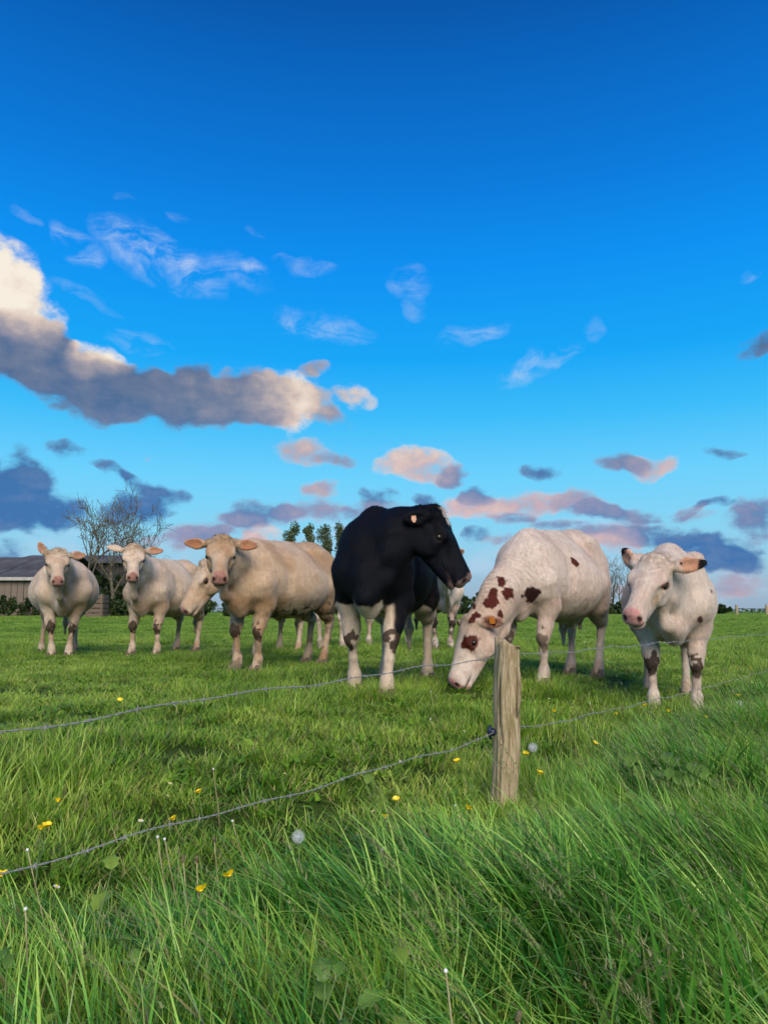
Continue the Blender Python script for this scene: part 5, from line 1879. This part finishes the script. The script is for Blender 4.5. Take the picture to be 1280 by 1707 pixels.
CUPS = [(200, 1168, 'lone buttercup just above the upper wire, below the second cow', .14), (97, 1336, 'buttercup alone in the short grass above the lower wire at far left', .14), (69, 1382, 'larger bloom of a pair of buttercups above the lower wire', .18),
        (79, 1378, 'smaller bloom of a pair of buttercups above the lower wire', .18), (290, 1366, 'small buttercup just above the middle of the lower wire', .14), (332, 1321, 'half-open buttercup beside two pale dandelion stalks', .12),
        (383, 1460, 'bright buttercup in the long grass, upper of two near the lower wire', .30), (336, 1485, 'bright buttercup in the long grass, lower of two near the lower wire', .28), (3, 1460, 'buttercup cut by the picture edge on the lower wire', .24),
        (762, 1270, 'buttercup below the insulator beside the post', .16), (660, 1334, 'buttercup in the grass, upper of two left of the post foot', .16), (643, 1363, 'buttercup in the grass, lower of two left of the post foot', .2),
        (780, 1348, 'buttercup next to a white-tipped stalk at the post foot', .24), (876, 1258, 'buttercup touching the big dandelion clock', .18), (899, 1290, 'buttercup below the big dandelion clock', .22), (1075, 1176, 'buttercup left of the fence cow\'s front hoof', .16),
        (1113, 1186, 'buttercup between the fence cow\'s front hooves', .18), (1176, 1196, 'buttercup right of the fence cow\'s front hooves', .2), (1027, 1191, 'pale small buttercup under the lower wire', .16), (1228, 1115, 'buttercup by the lower wire near the picture edge', .14),
        (1251, 1114, 'rightmost buttercup touching the lower wire', .14), (923, 1186, 'orange-yellow bud near the upper middle of the right wire', .14), (1231, 1160, 'pale yellow bloom beside a dandelion clock at right', .2), (991, 1240, 'faint buttercup low in the grass right of the post', .16)]
for u, v, lb, hg in CUPS:
    plant_flower('cup', u, v, hg, lb, 'buttercups', 1.0 if v > 1300 else 1.15)
for u, v, lb, hg, sc_ in ((888, 1253, 'big white dandelion clock right of the post', .2, 1.05), (497, 1407, 'greenish dandelion clock in the long grass under the lower wire', .24, 0.85), (1232, 1177, 'small ragged dandelion clock right of the fence cow', .2, 1.0)):
    plant_flower('clock', u, v, hg, lb, 'dandelion clocks', sc_)
KN = [(715, 1153, .14, 'white-tipped stalk below the grazing muzzle'), (739, 1190, .26, 'tall pale dandelion stalk left of the post'), (787, 1335, .2, 'white-tipped stalk beside the post-foot buttercup'), (277, 1393, .28, 'left stalk of a white-tipped pair on the lower wire'),
      (296, 1393, .28, 'right stalk of a white-tipped pair on the lower wire'), (411, 1361, .24, 'white-tipped stalk just under the lower wire'), (750, 1643, .3, 'white-tipped bud deep in the verge near the bottom'), (78, 1413, .26, 'white-tipped stalk over the lower wire at left'),
      (25, 1380, .28, 'slanting pale stalk near the left picture edge'), (38, 1511, .26, 'white-tipped stalk in the dry stems at lower left'), (356, 1283, .2, 'pale stalk behind the lower wire, left of centre'), (1216, 1150, .22, 'pale bent stalk by the right picture edge'), (984, 1172, .12, 'short pale stalk under the right wire')]
for u, v, hg, lb in KN:
    plant_flower('knob', u, v, hg, lb, 'spent dandelion stalks', 0.55)
for u, v, hg, lb in ((306, 1430, .26, 'brown closed bud, left of two hanging beneath the lower wire'), (319, 1431, .26, 'brown closed bud, right of two hanging beneath the lower wire'), (355, 1402, .24, 'dark bud in front of the lower wire'), (849, 1682, .3, 'brown bud at the bottom of the picture')):
    plant_flower('bud', u, v, hg, lb, 'closed dandelion buds', 0.8)
r2 = random.Random(4)
DA = [(321, 1131), (508, 1271), (284, 1306), (622, 1352), (668, 1270), (1075, 1163), (1084, 1187), (1066, 1187), (1152, 1180), (475, 1290), (95, 1478), (235, 1368), (870, 1168), (915, 1165), (640, 1415), (1010, 1100), (1000, 1073), (1128, 1068)]
while len(DA) < 46:
    u, v = r2.uniform(10, 1270), 1030 + 330 * r2.random() ** 1.4
    DA.append((u, v))
for u, v in DA:
    plant_flower('daisy', u, v, 0.09, 'tiny white daisy dotted in the pasture grass', 'daisies', 1.0 + 0.4 * (v < 1100))

M_LEAF = leaf_mat('broad_leaf', (0.09, 0.22, 0.04), (0.19, 0.34, 0.07), 0.4, 0.4, 30)
M_LEAFY = leaf_mat('yellowish_leaf', (0.17, 0.32, 0.05), (0.30, 0.44, 0.08), 0.45, 0.4, 30)


def leaf_outline(kind):
    n = 14
    v, f = [], []
    for i in range(n + 1):
        t = i / n
        if kind == 'round':
            w_ = 0.40 * math.sin(math.pi * min(1, t * 1.02) ** 0.75) * (0.62 + 0.42 * abs(math.sin(t * 9.5 + 0.3)))
        else:
            w_ = 0.24 * math.sin(math.pi * t ** 0.8) * (1 + 0.10 * math.sin(t * 26))
        zc = 0.10 * math.sin(math.pi * t) - 0.12 * t * t
        v += [(t, -w_, zc + 0.30 * w_), (t, -w_ * 0.5, zc + 0.07), (t, 0, zc - 0.04), (t, w_ * 0.5, zc + 0.07), (t, w_, zc + 0.22 * w_)]
    for i in range(n):
        for j in range(4):
            a = i * 5 + j
            f.append((a, a + 5, a + 6, a + 1))
    return v, f


LEAF_ME = {}
for k in ('round', 'long'):
    for m_ in (M_LEAF, M_LEAFY):
        v_, f_ = leaf_outline(k)
        o = mesh_obj('leaf', v_, f_, m_, None, True)
        LEAF_ME[(k, m_.name)] = o.data
        bpy.data.objects.remove(o)


def leafy_plant(u, v, hgt, n, size, kind, mat, label, spread=0.06, seed=0):
    r_ = random.Random(seed)
    p = G(u, v, hgt); z = gz(p[0], p[1]); hq = p[2] - z
    root = empty('leafy_weed', (p[0], p[1], z)); tag(root, label, 'weed', 'broad-leaved weeds')
    b = MB()
    for i in range(n):
        a = r_.uniform(0, 6.28)
        top = np.array([math.cos(a) * spread * r_.uniform(.2, 1), math.sin(a) * spread * r_.uniform(.2, 1), hq * (1.0 if i == 0 else r_.uniform(0.55, 1.0))])
        b.tube([(0, 0, -0.02), top * np.array([0.5, 0.5, 0.6]), top], [0.002, 0.0018, 0.0013], 5)
        o = link(bpy.data.objects.new('leaf', LEAF_ME[(kind, mat.name)]), root)
        o.location = top
        s0 = size * r_.uniform(0.6, 1.0)
        o.scale = (s0,) * 3
        if r_.random() < 0.65 or i == 0:
            o.rotation_euler = (r_.uniform(-.3, .3), r_.uniform(-0.8, -0.35), math.pi / 2 + r_.uniform(-.7, .7))
        else:
            o.rotation_euler = (r_.uniform(-.6, .6), r_.uniform(-0.8, 0.4), a)
    b.build('stem', M_STEM, root, True)


PL = [(140, 1462, .30, 3, .065, 'round', M_LEAFY, 'pale round-leaved weed just under the lower wire at left', 1), (500, 1625, .22, 5, .05, 'round', M_LEAF, 'cluster of lobed leaves deep in the verge near the bottom', 2), (536, 1655, .2, 4, .05, 'round', M_LEAF, 'second cluster of lobed leaves, lower and closer to the picture bottom', 3),
      (674, 1625, .24, 2, .075, 'long', M_LEAFY, 'yellow-green upright leaf in the long grass', 4), (35, 1585, .28, 2, .05, 'long', M_LEAFY, 'yellow-green leaf standing at the lower left edge', 5), (15, 1600, .24, 3, .05, 'long', M_LEAF, 'broad green blade-like leaves at the lower left corner', 6),
      (1060, 1255, .22, 7, .11, 'long', M_LEAF, 'leafy dock clump, left half, in the verge under the fence cow', 7), (1110, 1275, .22, 8, .12, 'long', M_LEAF, 'leafy dock clump, middle, in the verge under the fence cow', 8), (1165, 1290, .2, 6, .10, 'long', M_LEAF, 'leafy dock clump, right half, in the verge under the fence cow', 9),
      (626, 1305, .14, 3, .06, 'round', M_LEAFY, 'pale round leaf above the long grass left of the post', 10), (1075, 1340, .2, 5, .06, 'round', M_LEAFY, 'yellowish leaf cluster in the combed grass', 11), (270, 1610, .2, 3, .05, 'round', M_LEAF, 'small dark-leaved weed low in the verge at left', 12)]
for u, v, hg, n_, sz, kd, m_, lb, sd_ in PL:
    leafy_plant(u, v, hg, n_, sz, kd, m_, lb, 0.07, sd_)
